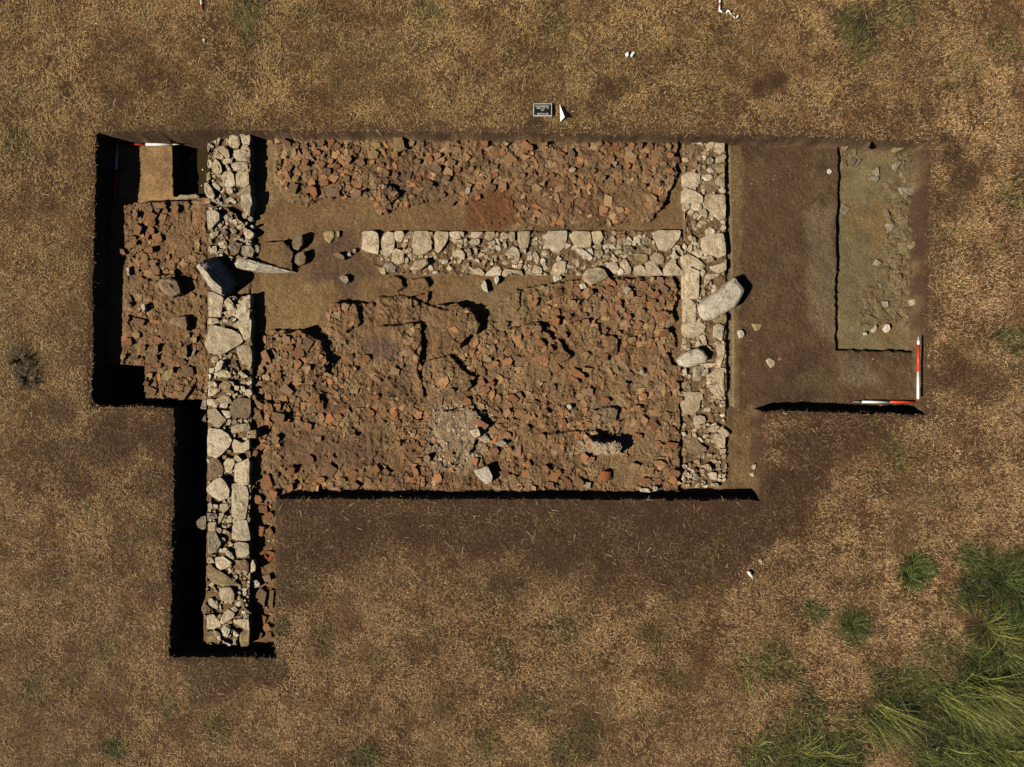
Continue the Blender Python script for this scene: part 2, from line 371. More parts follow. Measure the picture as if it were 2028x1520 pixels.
fc = lerp(fc, (.060, .032, .018), bare); fc = lerp(fc, (.010, .011, .005), green * .95)  # worn soil tone; green zones painted near black as shade under the rushes
lipg = np.zeros(GX.shape); lipg[j0:j1, i0:i1] = ss(-.28, 0, dT)
fc = lerp(fc, (.080, .046, .026), lipg * .75)

c = np.zeros(X.shape + (3,)); c[:] = (.205, .122, .056)                       # ochre house floor
n1 = fbm(X, Y, 1.3, 4, 71); n2 = fbm(X, Y, 3.1, 4, 72)
c = lerp(c, (.16, .098, .050), ss(.0, .5, n1)); c = lerp(c, (.24, .155, .074), ss(.1, .5, -n2) * .6)
def tintpoly(pts, col, z=ZF, soft=.2, amt=1.0):
    global c
    d = sdf(X, Y, poly_at(pts, z)) + n2 * soft
    c = lerp(c, col, ss(-soft * .5, soft * .5, d) * amt)
rubc = lerp(np.full(X.shape + (3,), (.225, .132, .064)), (.15, .088, .047), ss(-.1, .5, fbm(X, Y, 1.9, 4, 74)))
rubc = lerp(rubc, (.285, .192, .105), ss(.0, .5, fbm(X, Y, 2.6, 4, 75)) * .8)
c = c + (rubc - c) * z_rub[..., None] * .92
tcols = np.array([(.33, .16, .074), (.285, .148, .074), (.25, .148, .077), (.22, .13, .068), (.31, .185, .095), (.20, .12, .065), (.34, .165, .075), (.33, .23, .125)])
pc = tcols[(pid * 977 % 1 * 8).astype(int)] * (.75 + .5 * pid2)[..., None]
wp = lerp(np.full(X.shape + (3,), (.225, .135, .066)), (.17, .088, .042), ss(0, .4, n1)); c = c + (wp - c) * zone['wplat'][..., None]
c = c + (pc - c) * (plate_on * np.where(pid2 > .35, .85, .3))[..., None]
tintpoly([(930, 395), (1010, 380), (1030, 440), (990, 456), (930, 452)], (.16, .066, .028), amt=.85)
tintpoly([(1020, 360), (1150, 340), (1190, 430), (1040, 440)], (.15, .078, .042), amt=.6)
tintpoly([(760, 340), (900, 330), (900, 400), (760, 400)], (.135, .085, .055), amt=.6)
tintpoly([(620, 490), (720, 455), (725, 520), (770, 540), (700, 570), (620, 560)], (.115, .070, .045), amt=.75)
tintpoly([(650, 540), (700, 540), (740, 600), (680, 600)], (.125, .078, .046), amt=.6)
tintpoly([(700, 670), (780, 670), (790, 710), (720, 715)], (.13, .085, .062), amt=.7)
tintpoly([(530, 855), (700, 850), (780, 900), (640, 930), (540, 910)], (.13, .075, .05), amt=.5)
tintpoly([(855, 800), (960, 795), (985, 870), (930, 940), (860, 930), (850, 860)], (.30, .225, .145), amt=.65)
tintpoly([(1140, 868), (1232, 872), (1236, 902), (1150, 900)], (.38, .29, .19), soft=.1, amt=.8)
tintpoly([(1170, 800), (1220, 800), (1230, 850), (1170, 850)], (.24, .18, .11), amt=.7)
tintpoly([(520, 560), (640, 570), (640, 640), (530, 680)], (.26, .172, .075), amt=.8)
tintpoly([(510, 280), (545, 290), (560, 390), (505, 430)], (.27, .18, .09), amt=.8)
tintpoly([(900, 560), (1060, 570), (1060, 650), (950, 650)], (.25, .172, .085), amt=.6)
tintpoly([(1200, 905), (1290, 905), (1290, 960), (1200, 965)], (.235, .155, .078), amt=.8)
c = lerp(c, (.185, .118, .062), wz * (.85 - .5 * ss(0, .5, n2)))
# east yard
east = ss(-.02, .05, sdf(X, Y, poly_at([(1440, 255), (1860, 255), (1860, 830), (1512, 830), (1512, 1010), (1440, 1010)], ZF)))
ec = lerp(np.full(X.shape + (3,), (.112, .066, .035)), (.078, .044, .026), ss(-.1, .5, fbm(X, Y, .9, 4, 76)))
ec = lerp(ec, (.135, .088, .046), ss(.05, .5, fbm(X, Y, 1.7, 4, 77)) * .7)
c = c + (ec - c) * east[..., None]
tintpoly([(1438, 270), (1470, 275), (1466, 560), (1462, 810), (1438, 810)], (.20, .135, .066), soft=.1, amt=.75)
tintpoly([(1590, 420), (1655, 400), (1655, 680), (1600, 640)], (.20, .145, .085), amt=.6)
tintpoly([(1660, 700), (1720, 700), (1740, 760), (1660, 760)], (.20, .145, .095), amt=.55)
tintpoly([(1440, 815), (1508, 815), (1508, 985), (1440, 985)], (.20, .125, .055), amt=.7)
tintpoly([(1445, 905), (1500, 900), (1500, 985), (1440, 985)], (.215, .145, .07), amt=.7)
ep = lerp(np.full(X.shape + (3,), (.19, .145, .074)), (.225, .17, .088), ss(-.1, .4, fbm(X, Y, 1.5, 4, 78)))
ep = lerp(ep, (.23, .14, .05), ss(.25, .5, fbm(X, Y, 2.1, 4, 79)) * .5)
ep = ep + (np.where((idB2 > .5)[..., None], np.array((.215, .15, .085)), np.array((.16, .105, .058))) - ep) * (np.clip(er, 0, 1) * (idB > .5) * .8)[..., None]
c = c + (ep - c) * zone['epit'][..., None]
c = lerp(c, (.21, .17, .10), zone['estrip'] * .8)
pit = lerp(np.full(X.shape + (3,), (.35, .215, .098)), (.27, .165, .078), ss(0, .5, n2)); c = c + (pit - c) * zone['nwpit'][..., None]
wv = ss(P(352, 0, -.9)[0], P(385, 0, -.9)[0], X); c = lerp(c, (.15, .10, .045), zone['water'])
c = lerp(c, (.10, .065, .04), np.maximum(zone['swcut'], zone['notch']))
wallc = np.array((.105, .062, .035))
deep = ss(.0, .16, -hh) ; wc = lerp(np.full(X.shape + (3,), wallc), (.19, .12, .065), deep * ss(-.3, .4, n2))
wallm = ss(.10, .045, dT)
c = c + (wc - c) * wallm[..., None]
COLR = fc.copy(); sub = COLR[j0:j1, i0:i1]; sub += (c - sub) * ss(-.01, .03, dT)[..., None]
ny, nx = GX.shape
idx = np.arange(ny * nx).reshape(ny, nx)
quads = np.stack([idx[:-1, :-1], idx[:-1, 1:], idx[1:, 1:], idx[1:, :-1]], -1).reshape(-1, 4)
region = np.zeros((ny - 1, nx - 1), int)
fdT = dT[:-1, :-1]; reg = np.where(fdT > .07, 2, np.where(fdT > -.005, 1, 0))
reg = np.where((zone['epit'][:-1, :-1] > .5) & (reg == 2), 3, reg); region[j0:j1 - 1, i0:i1 - 1] = reg
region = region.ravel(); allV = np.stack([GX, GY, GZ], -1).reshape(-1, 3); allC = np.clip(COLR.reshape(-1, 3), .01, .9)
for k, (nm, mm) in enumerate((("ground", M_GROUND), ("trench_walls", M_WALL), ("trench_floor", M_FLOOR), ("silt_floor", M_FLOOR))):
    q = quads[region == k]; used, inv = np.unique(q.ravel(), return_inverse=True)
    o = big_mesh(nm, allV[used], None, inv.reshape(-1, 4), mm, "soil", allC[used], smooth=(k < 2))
    props(o, kind="structure")

def height(x, y):
    """terrain height by bilinear lookup"""
    x = np.asarray(x, float); y = np.asarray(y, float)
    i = np.clip(np.searchsorted(xs, x) - 1, 0, nx - 2); j = np.clip(np.searchsorted(ys, y) - 1, 0, ny - 2)
    u = np.clip((x - xs[i]) / (xs[i + 1] - xs[i]), 0, 1); v = np.clip((y - ys[j]) / (ys[j + 1] - ys[j]), 0, 1)
    return (GZ[j, i] * (1 - u) + GZ[j, i + 1] * u) * (1 - v) + (GZ[j + 1, i] * (1 - u) + GZ[j + 1, i + 1] * u) * v
def hz(x, y): return float(height(np.array([x]), np.array([y]))[0])
def PF(px, py, guess=ZF):
    """the terrain point seen at a pixel"""
    z = guess
    for _ in range(4):
        x, y = P(px, py, z); z = .5 * z + .5 * hz(x, y)
    x, y = P(px, py, z); return x, y, hz(x, y)

# water at the bottom of the corner pit
m, t, b = mat("murky_water", .04, .5); out = t.nodes["Material Output"]
co = N(t, "ShaderNodeTexCoord").outputs["Object"]
b.inputs["Base Color"].default_value = (.075, .050, .018, 1)
tr = N(t, "ShaderNodeBsdfTransparent"); tr.inputs[0].default_value = (.62, .52, .30, 1)
ms = N(t, "ShaderNodeMixShader"); ms.inputs[0].default_value = .55
t.links.new(tr.outputs[0], ms.inputs[1]); t.links.new(b.outputs[0], ms.inputs[2]); t.links.new(ms.outputs[0], out.inputs[0])
bump(t, b, noise(t, co, 9, 2), .05, .01)
wq = poly_at([(336, 262), (420, 262), (420, 396), (338, 396)], -.84)
o = mesh_obj("water", [(x, y, -.84) for x, y in wq], [(3, 2, 1, 0)], m); props(o, kind="structure")

# ------------------------------------------------------------------ stones
def densify(pts, n, rr, jit):
    p = np.array(pts, float)
    q = []                                      # light corner cutting
    for i in range(len(p)):
        a, b_ = p[i], p[(i + 1) % len(p)]; q += [a * .93 + b_ * .07, a * .07 + b_ * .93]
    p = np.array(q); L = np.linalg.norm(np.roll(p, -1, 0) - p, axis=1); cum = np.concatenate([[0], np.cumsum(L)])
    s = np.linspace(0, cum[-1], n, endpoint=False); out = []
    for v in s:
        k = min(np.searchsorted(cum, v, side='right') - 1, len(p) - 1); f = (v - cum[k]) / max(L[k], 1e-9)
        out.append(p[k] * (1 - f) + p[(k + 1) % len(p)] * f)
    out = np.array(out); cen = out.mean(0)
    r_ = 1 + np.array([rr.uniform(-jit, jit) for _ in range(n)])
    r_ = (r_ + np.roll(r_, 1) * .5) / 1.5 if jit else r_
    return cen + (out - cen) * r_[:, None]

def area(p):
    p = np.asarray(p); x, y = p[:, 0], p[:, 1]; return (np.dot(x, np.roll(y, -1)) - np.dot(y, np.roll(x, -1))) / 2

def stone_geo(pts, z0, z1, rr, tilt=None, rough=.012, bevel=.018, top=.972, shift=(0, 0), jit=.008, dome=.25):
    """a block: outline at height z1, sides down to z0, chipped edge and uneven top"""
    p = np.array(pts, float)
    if area(p) < 0: p = p[::-1]
    per = np.linalg.norm(np.roll(p, -1, 0) - p, axis=1).sum(); n = int(np.clip(per / .028, 12, 56))
    p = densify(p, n, rr, jit); cen = p.mean(0); size = math.sqrt(abs(area(p)))
    bevel = min(bevel, size * .08)
    if tilt is None: tilt = (rr.uniform(-.06, .06), rr.uniform(-.06, .06))
    V = []; rings = []
    def ring(sc, z, sh=(0, 0), nz=0.0, plane=0.0):
        q = cen + (p - cen) * sc + np.array(sh); st = len(V); sd = rr.random() * 50
        hn = fbm(q[:, 0] + sd, q[:, 1], 7, 3, 3)
        for k in range(n):
            dz = (tilt[0] * (q[k, 0] - cen[0]) + tilt[1] * (q[k, 1] - cen[1])) * plane
            V.append((q[k, 0], q[k, 1], z + hn[k] * nz + dz))
        rings.append(range(st, st + n))
    hgt = z1 - z0; shx = np.array(shift)
    ring(1.06, z0); ring(1.035, z0 + hgt * .45, shx * .3, rough * .6, .5); ring(1.0, z1 - bevel, shx * .85, rough * .6, 1)
    ring(top, z1, shx, rough, 1); ring(top * .66, z1 + bevel * dome, shx, rough * 1.3, 1); ring(top * .33, z1 + bevel * dome * 1.3, shx, rough * 1.3, 1)
    Fc = []
    for a, b_ in zip(rings[:-1], rings[1:]):
        for k in range(n): Fc.append((a[k], a[(k + 1) % n], b_[(k + 1) % n], b_[k]))
    V.append((*(cen + shx), z1 + bevel * dome * 1.4)); top_i = len(V) - 1
    for k in range(n): Fc.append((rings[-1][k], rings[-1][(k + 1) % n], top_i))
    Fc.append(tuple(reversed(list(rings[0]))))
    return V, Fc

LIME = [(.68, .545, .365), (.61, .48, .31), (.72, .595, .42), (.54, .425, .27), (.65, .525, .36)]
def tone_of(code, rr):
    k = rr.uniform(.80, 1.12)
    base = {'l': LIME[rr.randrange(5)], 'y': (.44, .325, .16), 'd': (.32, .225, .135), 'g': (.43, .35, .255), 'w': (.72, .63, .49), 'o': (.36, .17, .08)}[code]
    return tuple(v * k for v in base)

def parse(txt, x0, y0, s):
    out = []
    for ln in txt.strip().split('\n'):
        ln = ln.strip()
        if not ln: continue
        code = 'l'; h = 0.0
        while ln[0].isalpha() or ln[0] in '+-':
            tok, ln = ln.split(' ', 1)
            if tok[0] in '+-': h = float(tok)
            else: code = tok
        out.append((code, h, crop(x0, y0, s, ln)))
    return out

CA = (160, 230, 5.0675); CB = (160, 500, 5.0675); CC = (300, 760, 5.0675); CD = (300, 1020, 5.0675)
WEST_N = parse("""
830 240 900 190 1060 215 1110 300 1140 450 1090 560 960 575 840 530 815 350
1170 260 1300 240 1400 205 1450 240 1440 350 1410 480 1330 450 1220 450 1190 350
1110 200 1200 160 1290 190 1300 240 1170 260
1220 490 1350 490 1425 625 1220 625 1170 590
930 790 1000 680 1090 630 1210 655 1330 670 1340 760 1330 980 1220 960 1090 950 960 850
930 1050 1080 1010 1330 1020 1350 1080 1370 1290 1250 1295 1080 1270 970 1240 890 1120
+.03 460 580 530 535 680 535 780 640 800 730 830 870 720 880 610 780 500 660
640 960 720 880 830 910 920 980 890 1030 800 1040 740 1080 640 1040
700 1090 760 1080 870 1240 760 1230
310 850 400 700 450 660 520 760 600 800 640 900 560 900 430 880 350 910
330 1100 400 910 440 960 510 1010 570 1130 600 1300 500 1365 400 1340 330 1280
-.04 160 430 260 450 370 530 310 600 180 500
-.04 165 510 300 590 290 660 170 650
-.05 180 930 280 950 310 1020 300 1150 220 1190 170 1130
-.05 130 1390 180 1320 260 1340 310 1480 250 1590 140 1590
d -.06 180 680 250 660 290 800 260 880 190 860
""", 400, 255, 15.2) + parse("""
1405 600 1490 550 1500 560 1440 655 1415 640
1503 558 1530 590 1550 690 1490 715 1422 705 1440 660
1555 590 1590 560 1680 565 1685 690 1640 710 1565 690
-.03 1560 795 1620 735 1695 705 1700 775 1640 780
1610 790 1705 785 1715 880 1700 910 1660 915 1605 900
-.03 1615 920 1700 912 1695 1000 1665 990
+.04 1240 680 1265 670 1310 720 1340 800 1325 825 1270 815 1245 760
1315 680 1350 665 1400 720 1390 750 1340 720
1450 725 1520 720 1525 770 1480 780
-.03 1480 830 1510 815 1560 860 1550 880 1490 855
-.02 1640 600 1690 570 1688 690 1665 660
g -.05 1420 770 1470 800 1450 840 1425 820
""", *CA)
GAP = parse("""
+.05 1265 955 1340 950 1385 975 1390 1040 1310 1125 1275 1120 1265 1010
-.04 1290 1180 1380 1155 1370 1195 1320 1240 1300 1210
-.05 1375 1275 1440 1255 1460 1330 1400 1320
-.03 1275 1315 1360 1305 1365 1360 1310 1385 1275 1350
-.04 1635 1165 1690 1140 1735 1180 1730 1210 1690 1235 1650 1210
d +.03 1490 1290 1530 1250 1600 1300 1580 1370 1530 1400
g -.03 1610 1310 1700 1300 1740 1350 1720 1410 1640 1400
g -.02 1745 1300 1780 1295 1800 1350 1770 1375 1745 1345
-.06 1655 1275 1665 1260 1710 1290 1660 1290
d -.03 1400 1150 1440 1130 1480 1170 1450 1210
""", *CA)
WEST_S = parse("""
1285 410 1330 405 1425 455 1420 520 1400 640 1340 640 1285 635 1280 520
-.02 1285 660 1370 665 1390 700 1310 730 1290 720
1440 500 1480 455 1520 500 1540 575 1470 580
-.03 1430 600 1500 580 1550 600 1540 620 1470 660
1580 540 1640 450 1695 430 1695 520 1690 670 1610 690 1570 650 1555 590
y -.03 1390 690 1470 660 1530 710 1510 740 1400 720
1580 690 1690 660 1710 690 1705 780 1700 855 1640 875 1600 790 1550 720
+.02 1290 745 1350 740 1500 780 1530 790 1590 830 1620 890 1560 935 1450 1000 1400 1020 1330 1010 1275 975 1255 910 1280 830
y 1650 890 1700 860 1720 920 1710 960 1660 930
+.03 1600 940 1690 940 1715 1010 1715 1110 1700 1160 1650 1110 1590 1080 1600 1010
-.03 1560 960 1590 930 1605 960 1590 1030 1565 1010
-.04 1310 1060 1360 1040 1385 1070 1360 1110 1310 1110
+.06 1365 1110 1410 1080 1430 1100 1400 1180 1345 1210
-.02 1350 1200 1420 1180 1470 1190 1510 1250 1450 1265 1360 1240
-.04 1285 1170 1340 1160 1335 1200 1290 1220
1575 1210 1600 1190 1680 1250 1650 1260 1590 1230
g -.05 1545 1080 1575 1130 1590 1190 1560 1170
y 1385 1340 1440 1290 1510 1330 1490 1370 1430 1390
1455 1290 1530 1300 1545 1340 1510 1335
1285 1360 1340 1350 1400 1380 1330 1440 1275 1440
y 1421 1394 1500 1379 1540 1404 1530 1424
1545 1340 1590 1345 1580 1390 1540 1380
w 1600 1340 1640 1350 1650 1390 1610 1380
1650 1385 1700 1370 1720 1420 1690 1450 1650 1430
w 1655 1310 1710 1280 1715 1320 1680 1340
-.03 1285 1290 1330 1290 1380 1330 1300 1340
""", *CB) + parse("""
640 165 720 112 775 130 805 185 760 200 670 190
555 160 620 155 675 200 650 240 560 215
w 685 202 760 198 760 240 720 245 685 230
d +.02 790 255 830 170 880 145 990 160 990 290 970 340 860 340 800 320
560 270 640 250 700 320 745 360 680 440 630 430 565 340
700 270 785 280 790 340 750 350
800 440 850 420 970 400 985 440 980 470 900 480 810 505
+.02 575 450 700 470 760 510 800 570 770 640 690 720 650 740 570 715 565 560
825 560 870 580 910 600 975 560 980 650 930 690 830 690 810 620
830 730 860 720 910 770 870 790 825 760
d 580 750 660 750 720 840 715 900 650 930 575 945 570 860
725 800 760 755 820 760 835 800 800 870 760 895 725 870
+.02 840 810 900 790 970 755 980 800 975 1010 900 1010 830 975
+.04 550 1050 620 980 690 945 740 990 780 1070 770 1140 690 1175 620 1140 560 1090
+.02 810 1015 880 1010 950 1040 970 1110 965 1200 940 1350 870 1360 810 1330 805 1150
565 1210 600 1200 615 1260 580 1260
690 1210 765 1205 770 1260 720 1300 685 1270
620 1210 670 1220 660 1260 620 1250
g 555 1300 650 1310 660 1350 570 1365
680 1300 730 1305 700 1380 670 1410
720 1370 800 1345 800 1400 740 1395
580 1400 650 1390 640 1490 570 1480
650 1440 700 1460 690 1500 655 1510
700 1410 790 1440 780 1450 720 1430
730 1460 790 1500 760 1520
g -.08 450 1385 500 1340 545 1330 545 1450 510 1465 465 1440
g -.10 490 250 520 160 550 160 550 260
d -.10 500 370 545 300 550 390
""", *CC) + parse("""
815 120 850 60 950 55 975 160 985 250 900 260 810 235
+.02 830 290 880 275 970 290 980 390 950 415 890 430 850 395
735 360 770 355 830 430 820 450 750 410
640 430 720 420 800 480 780 520 690 555 650 510
565 430 600 425 630 470 600 490 560 480
g 560 180 640 170 700 290 640 370 570 390
y -.02 560 520 600 505 640 545 700 575 850 680 880 700 730 725 620 680 565 620
d -.03 855 470 940 450 975 490 970 590 900 570 870 520
1000 480 1020 450 1045 520 1040 560 995 580
+.05 680 790 710 735 790 730 825 790 825 860 790 885 700 855
w -.03 565 850 600 835 670 910 660 955 580 900
d -.05 500 930 540 890 590 950 560 990 505 970
560 1010 620 1000 680 1070 690 1120 610 1150 560 1140
700 1040 730 980 770 950 830 990 820 1030 710 1100 690 1080
790 940 840 920 865 955 840 975
870 1050 970 1050 980 1160 940 1150 840 1090
y -.05 560 1170 650 1160 690 1200 650 1280 560 1270
w 695 1150 740 1120 790 1150 760 1230 720 1210
y -.03 885 1190 980 1150 975 1310 900 1320 885 1260
660 1220 690 1210 690 1260 660 1250
820 1240 860 1235 850 1290 820 1300
w 710 1260 800 1305 780 1320 730 1290
825 1160 880 1200 860 1230 820 1200
d 890 850 910 840 950 940 1010 990 950 980 900 920
""", *CD)
CROSS = parse("""
+.02 600 205 700 195 750 220 760 320 750 415 680 400 590 370 600 290
800 250 850 200 910 220 920 300 900 400 850 450 800 420 785 300
920 200 1000 195 1015 240 990 290 945 300 920 260
y -.01 1020 240 1060 205 1110 200 1100 330 1040 330
+.01 1115 200 1250 195 1280 270 1290 370 1250 400 1170 430 1110 400 1095 330
900 400 930 370 1010 400 1010 500 960 520 890 490
1040 370 1080 350 1100 385 1070 410 1040 400
g 825 512 890 510 930 560 920 600 855 605 830 580
770 562 820 562 832 620 800 625 765 595
1290 600 1340 590 1360 610 1300 625
""", 600, 420, 5.0675) + parse("""
+.02 10 190 30 160 220 165 220 260 180 350 100 460 60 490 15 440
240 165 400 150 420 240 400 270 260 230
410 150 480 170 470 230 430 220
250 275 300 245 400 280 410 320 370 345 300 320
590 170 680 160 760 165 740 220 680 260 600 250
820 165 960 155 970 230 930 280 860 290 810 250
+.03 575 300 620 275 720 275 725 340 700 365 580 345
470 340 520 320 545 370 500 400
990 170 1040 170 1040 225 1000 230
1065 180 1120 165 1190 190 1190 260 1120 270 1070 240
1200 170 1290 165 1290 300 1240 320 1200 250
860 340 960 285 990 320 970 370 890 360
985 270 1030 270 1065 370 1010 340
w 985 400 1030 372 1080 410 1070 460 1010 450
+.02 1100 340 1140 320 1170 400 1150 430 1105 420
870 390 910 370 930 400 890 445
+.02 345 450 400 430 460 460 490 530 480 600 400 570 345 530
525 430 570 430 600 520 560 570 530 530
640 420 690 440 690 500 650 490
-.02 800 540 840 520 880 590 830 610
960 580 1000 570 1010 620 970 630
w 630 600 700 590 730 650 660 640
+.02 1140 520 1210 440 1270 395 1330 430 1370 500 1360 600 1340 640 1290 600 1270 540 1180 545
+.02 1345 160 1530 150 1535 240 1500 400 1400 440 1370 380 1350 280
w 890 660 930 640 950 680 910 700
830 830 900 770 960 720 1050 720 1075 780 1060 855 820 860
570 810 640 760 730 740 800 820 800 860 640 830
w 110 640 150 600 220 610 215 660 130 675
1100 800 1150 750 1230 770 1380 770 1420 830 1280 820 1230 800 1190 800 1160 880 1100 860
1580 530 1620 470 1660 510 1690 600 1660 670 1620 620
1720 480 1780 450 1840 510 1780 560 1720 530
w 1700 620 1740 580 1790 600 1770 660 1720 670
1590 740 1620 690 1720 740 1730 820 1640 830 1580 820
""", 860, 440, 8.112) + parse("""
+.03 495 365 515 250 535 200 720 193 720 265 695 355 645 400 590 400 560 360
+.01 770 220 800 195 950 200 965 280 955 350 820 350 765 260
965 203 1060 195 1090 260 1050 320 1000 310 975 270
w 705 315 770 335 720 370 700 350
w 820 370 880 365 970 440 900 480 870 440
w 925 370 970 360 990 430 950 400
1005 390 1070 385 1090 420 1050 465 1010 440
590 530 650 490 710 500 700 610 640 628 570 620
w 585 640 650 630 675 670 600 700
w 800 480 840 480 845 550 815 555
1115 550 1150 510 1210 500 1240 560 1230 610 1190 620
1260 520 1300 465 1330 500 1370 590 1310 625 1275 560
w 1240 590 1262 560 1298 595 1290 625 1240 630
1405 550 1470 530 1515 580 1518 635 1405 635
1520 520 1560 490 1620 510 1650 580 1690 630 1522 635
1700 580 1740 510 1790 495 1850 560 1880 600 1890 630 1705 635
+.01 1565 450 1610 410 1670 415 1700 460 1690 510 1640 525 1590 500
+.01 1590 210 1650 190 1860 190 1850 260 1790 340 1740 390 1650 360 1620 290
w 1755 440 1800 410 1855 455 1800 475
y 1410 450 1460 420 1530 430 1530 490 1480 515 1420 500
g 1480 280 1530 250 1560 290 1530 330 1480 320
w 1090 345 1130 330 1142 352 1110 362
w 1150 340 1190 325 1215 365 1170 375
w 1110 385 1140 370 1150 400 1120 410
y 1100 430 1140 420 1170 460 1130 480
1172 468 1210 452 1240 490 1200 515
w 1160 255 1190 240 1210 290 1180 305
g 1300 350 1370 340 1400 380 1310 400
o 1230 220 1300 220 1320 260 1240 280
""", 980, 420, 5.0675)
EAST = parse("""
585 230 640 170 720 160 730 220 690 290 600 290
740 190 820 165 880 200 880 320 820 380 720 330 710 260
285 160 340 140 410 190 380 215 300 190
750 450 810 410 880 420 890 500 800 530 740 500
y -.01 690 570 760 540 870 560 880 690 760 690 700 640
g 600 450 650 430 720 480 680 550 620 540
w 590 640 650 600 720 680 640 700
190 740 270 690 370 690 480 740 440 920 330 930 200 900
530 780 580 725 660 715 695 770 660 825 570 825
730 830 770 770 880 780 890 890 850 920 760 890
790 750 880 700 890 765 800 768
w 820 960 870 940 910 1000 890 1030 820 1010
190 1000 270 970 400 1010 510 1090 520 1200 420 1190 280 1210 185 1190
330 1240 370 1200 460 1195 500 1250 470 1320 380 1330 330 1280
+.01 550 1250 580 1090 880 1060 900 1270 890 1440 800 1480 750 1430 610 1300
450 1320 570 1300 600 1380 600 1440 500 1400
285 1340 320 1300 370 1350 350 1400 300 1390
370 1410 400 1350 465 1400 390 1470
190 1230 280 1220 310 1290 230 1340 190 1300
d -.03 270 230 390 220 400 300 330 470 280 400
d -.03 560 880 700 830 800 950 650 1030 560 960
""", 1330, 260, 8.446) + parse("""
+.01 560 1130 640 1090 770 1080 790 1200 790 1290 730 1310 640 1280 600 1300 570 1240
470 1270 520 1230 575 1270 560 1310 530 1320
355 1310 430 1290 510 1330 590 1400 540 1440 460 1400 440 1430 370 1400
600 1040 650 1010 690 1050 680 1080 600 1085
610 1310 650 1290 690 1350 620 1370
540 1470 570 1430 600 1460 570 1510
640 1410 740 1385 800 1360 800 1440 740 1480 680 1450
""", 1280, 250, 5.0675) + parse("""
+.01 375 -10 460 10 530 40 525 200 520 300 370 305 368 120
375 315 440 320 495 370 500 470 495 540 375 545
365 600 380 560 540 550 590 590 570 650 480 700 400 700 370 660
600 70 700 65 740 75 650 120 590 150
570 180 600 140 650 130 590 190
y 670 520 800 480 800 550 700 560
680 590 720 565 780 590 770 680 760 740 700 700 670 700
670 770 780 740 785 850 740 1000 700 950 720 880 710 800
575 970 620 960 710 960 660 1000 600 1010
360 1030 400 1010 415 1080 370 1085
g 480 1000 580 985 570 1060 540 1140 470 1130
590 1020 620 1010 620 1080 560 1090
610 1110 650 1095 670 1120 620 1145
630 1090 700 1020 770 1030 780 1280 720 1310 640 1240 630 1160
y 350 1160 420 1140 440 1190 370 1210
350 1250 440 1255 560 1260 570 1330 540 1330 530 1420 480 1460 390 1475 360 1400
w 500 750 530 730 550 780 510 780
530 690 580 670 600 720 560 740
""", 1280, 530, 5.0675) + parse("""
400 100 420 50 520 25 590 60 600 140 520 180 410 190
315 190 390 140 400 190
620 170 660 160 700 210 610 210
640 270 760 200 850 220 780 330 700 320
820 305 910 225 1030 350 980 408 900 385
760 410 800 345 900 392 945 412 940 580 920 610 830 570 770 460
550 400 590 355 660 370 640 410 580 440
470 430 510 410 570 480 540 510
d -.02 280 300 350 270 440 350 470 450 520 530 610 600 600 650 520 700 400 700 290 670 270 480
+.05 590 910 640 885 700 950 700 1010 650 990
650 1060 720 1030 800 1050 800 1160 720 1170 680 1100
700 1240 800 1220 860 1290 800 1320 720 1290
180 1160 210 1080 260 1160 240 1220
230 1060 260 1020 320 1040 330 1090 280 1120 240 1100
g 270 1190 330 1160 360 1200 310 1230
190 920 230 890 280 920 270 960 220 970
g 390 1070 450 1060 490 1130 430 1180 380 1140
250 1240 330 1240 320 1300 260 1290
d 370 980 420 960 470 1000 430 1040
""", 1330, 820, 8.94)

def core(parent, pts, z, seed, amp=.035):
    """the rubble and mortar packing of a wall: small angular stones bedded in earth, seen between the big blocks"""
    p = poly_at(pts, z); x0, y0 = p.min(0) - .03; x1, y1 = p.max(0) + .03; st = .0155
    gx, gy = np.meshgrid(np.arange(x0, x1, st), np.arange(y0, y1, st)); wx, wy = gx + fbm(gx, gy, 14, 2, 6) * .018, gy + fbm(gx, gy, 14, 2, 7) * .018
    d = sdf(gx, gy, p) + fbm(gx, gy, 8, 3, seed) * .03
    h1, i1, i2, e1 = plates(wx, wy, .095, 300 + seed * 11); stone = i1 > .46 + .3 * fbm(gx, gy, 2, 3, seed + 2)
    top = z + fbm(gx, gy, 4, 3, seed + 4) * amp * .6 + np.where(stone, h1 * 1.1 + .02 - .055 * ss(.016, .0, e1), -.02)
    zz = np.where(d > 0, top, -.62); ok = d > -.03
    cl = np.where(stone[..., None], np.array([(.50, .40, .26), (.43, .33, .20), (.36, .26, .155), (.56, .455, .31), (.28, .195, .11), (.46, .36, .23)])[(i2 * 991 % 1 * 6).astype(int)], np.array((.20, .122, .058)))
    id_ = -np.ones(gx.shape, int); id_[ok] = np.arange(ok.sum())
    q = np.stack([id_[:-1, :-1], id_[:-1, 1:], id_[1:, 1:], id_[1:, :-1]], -1).reshape(-1, 4); q = q[(q >= 0).all(1)]
    V = np.stack([gx[ok], gy[ok], zz[ok]], -1); c0 = np.array(parent.location)
    o = big_mesh("rubble_packing", V - c0, None, q, M_FLOOR, "soil", cl[ok]); o.parent = parent; return o

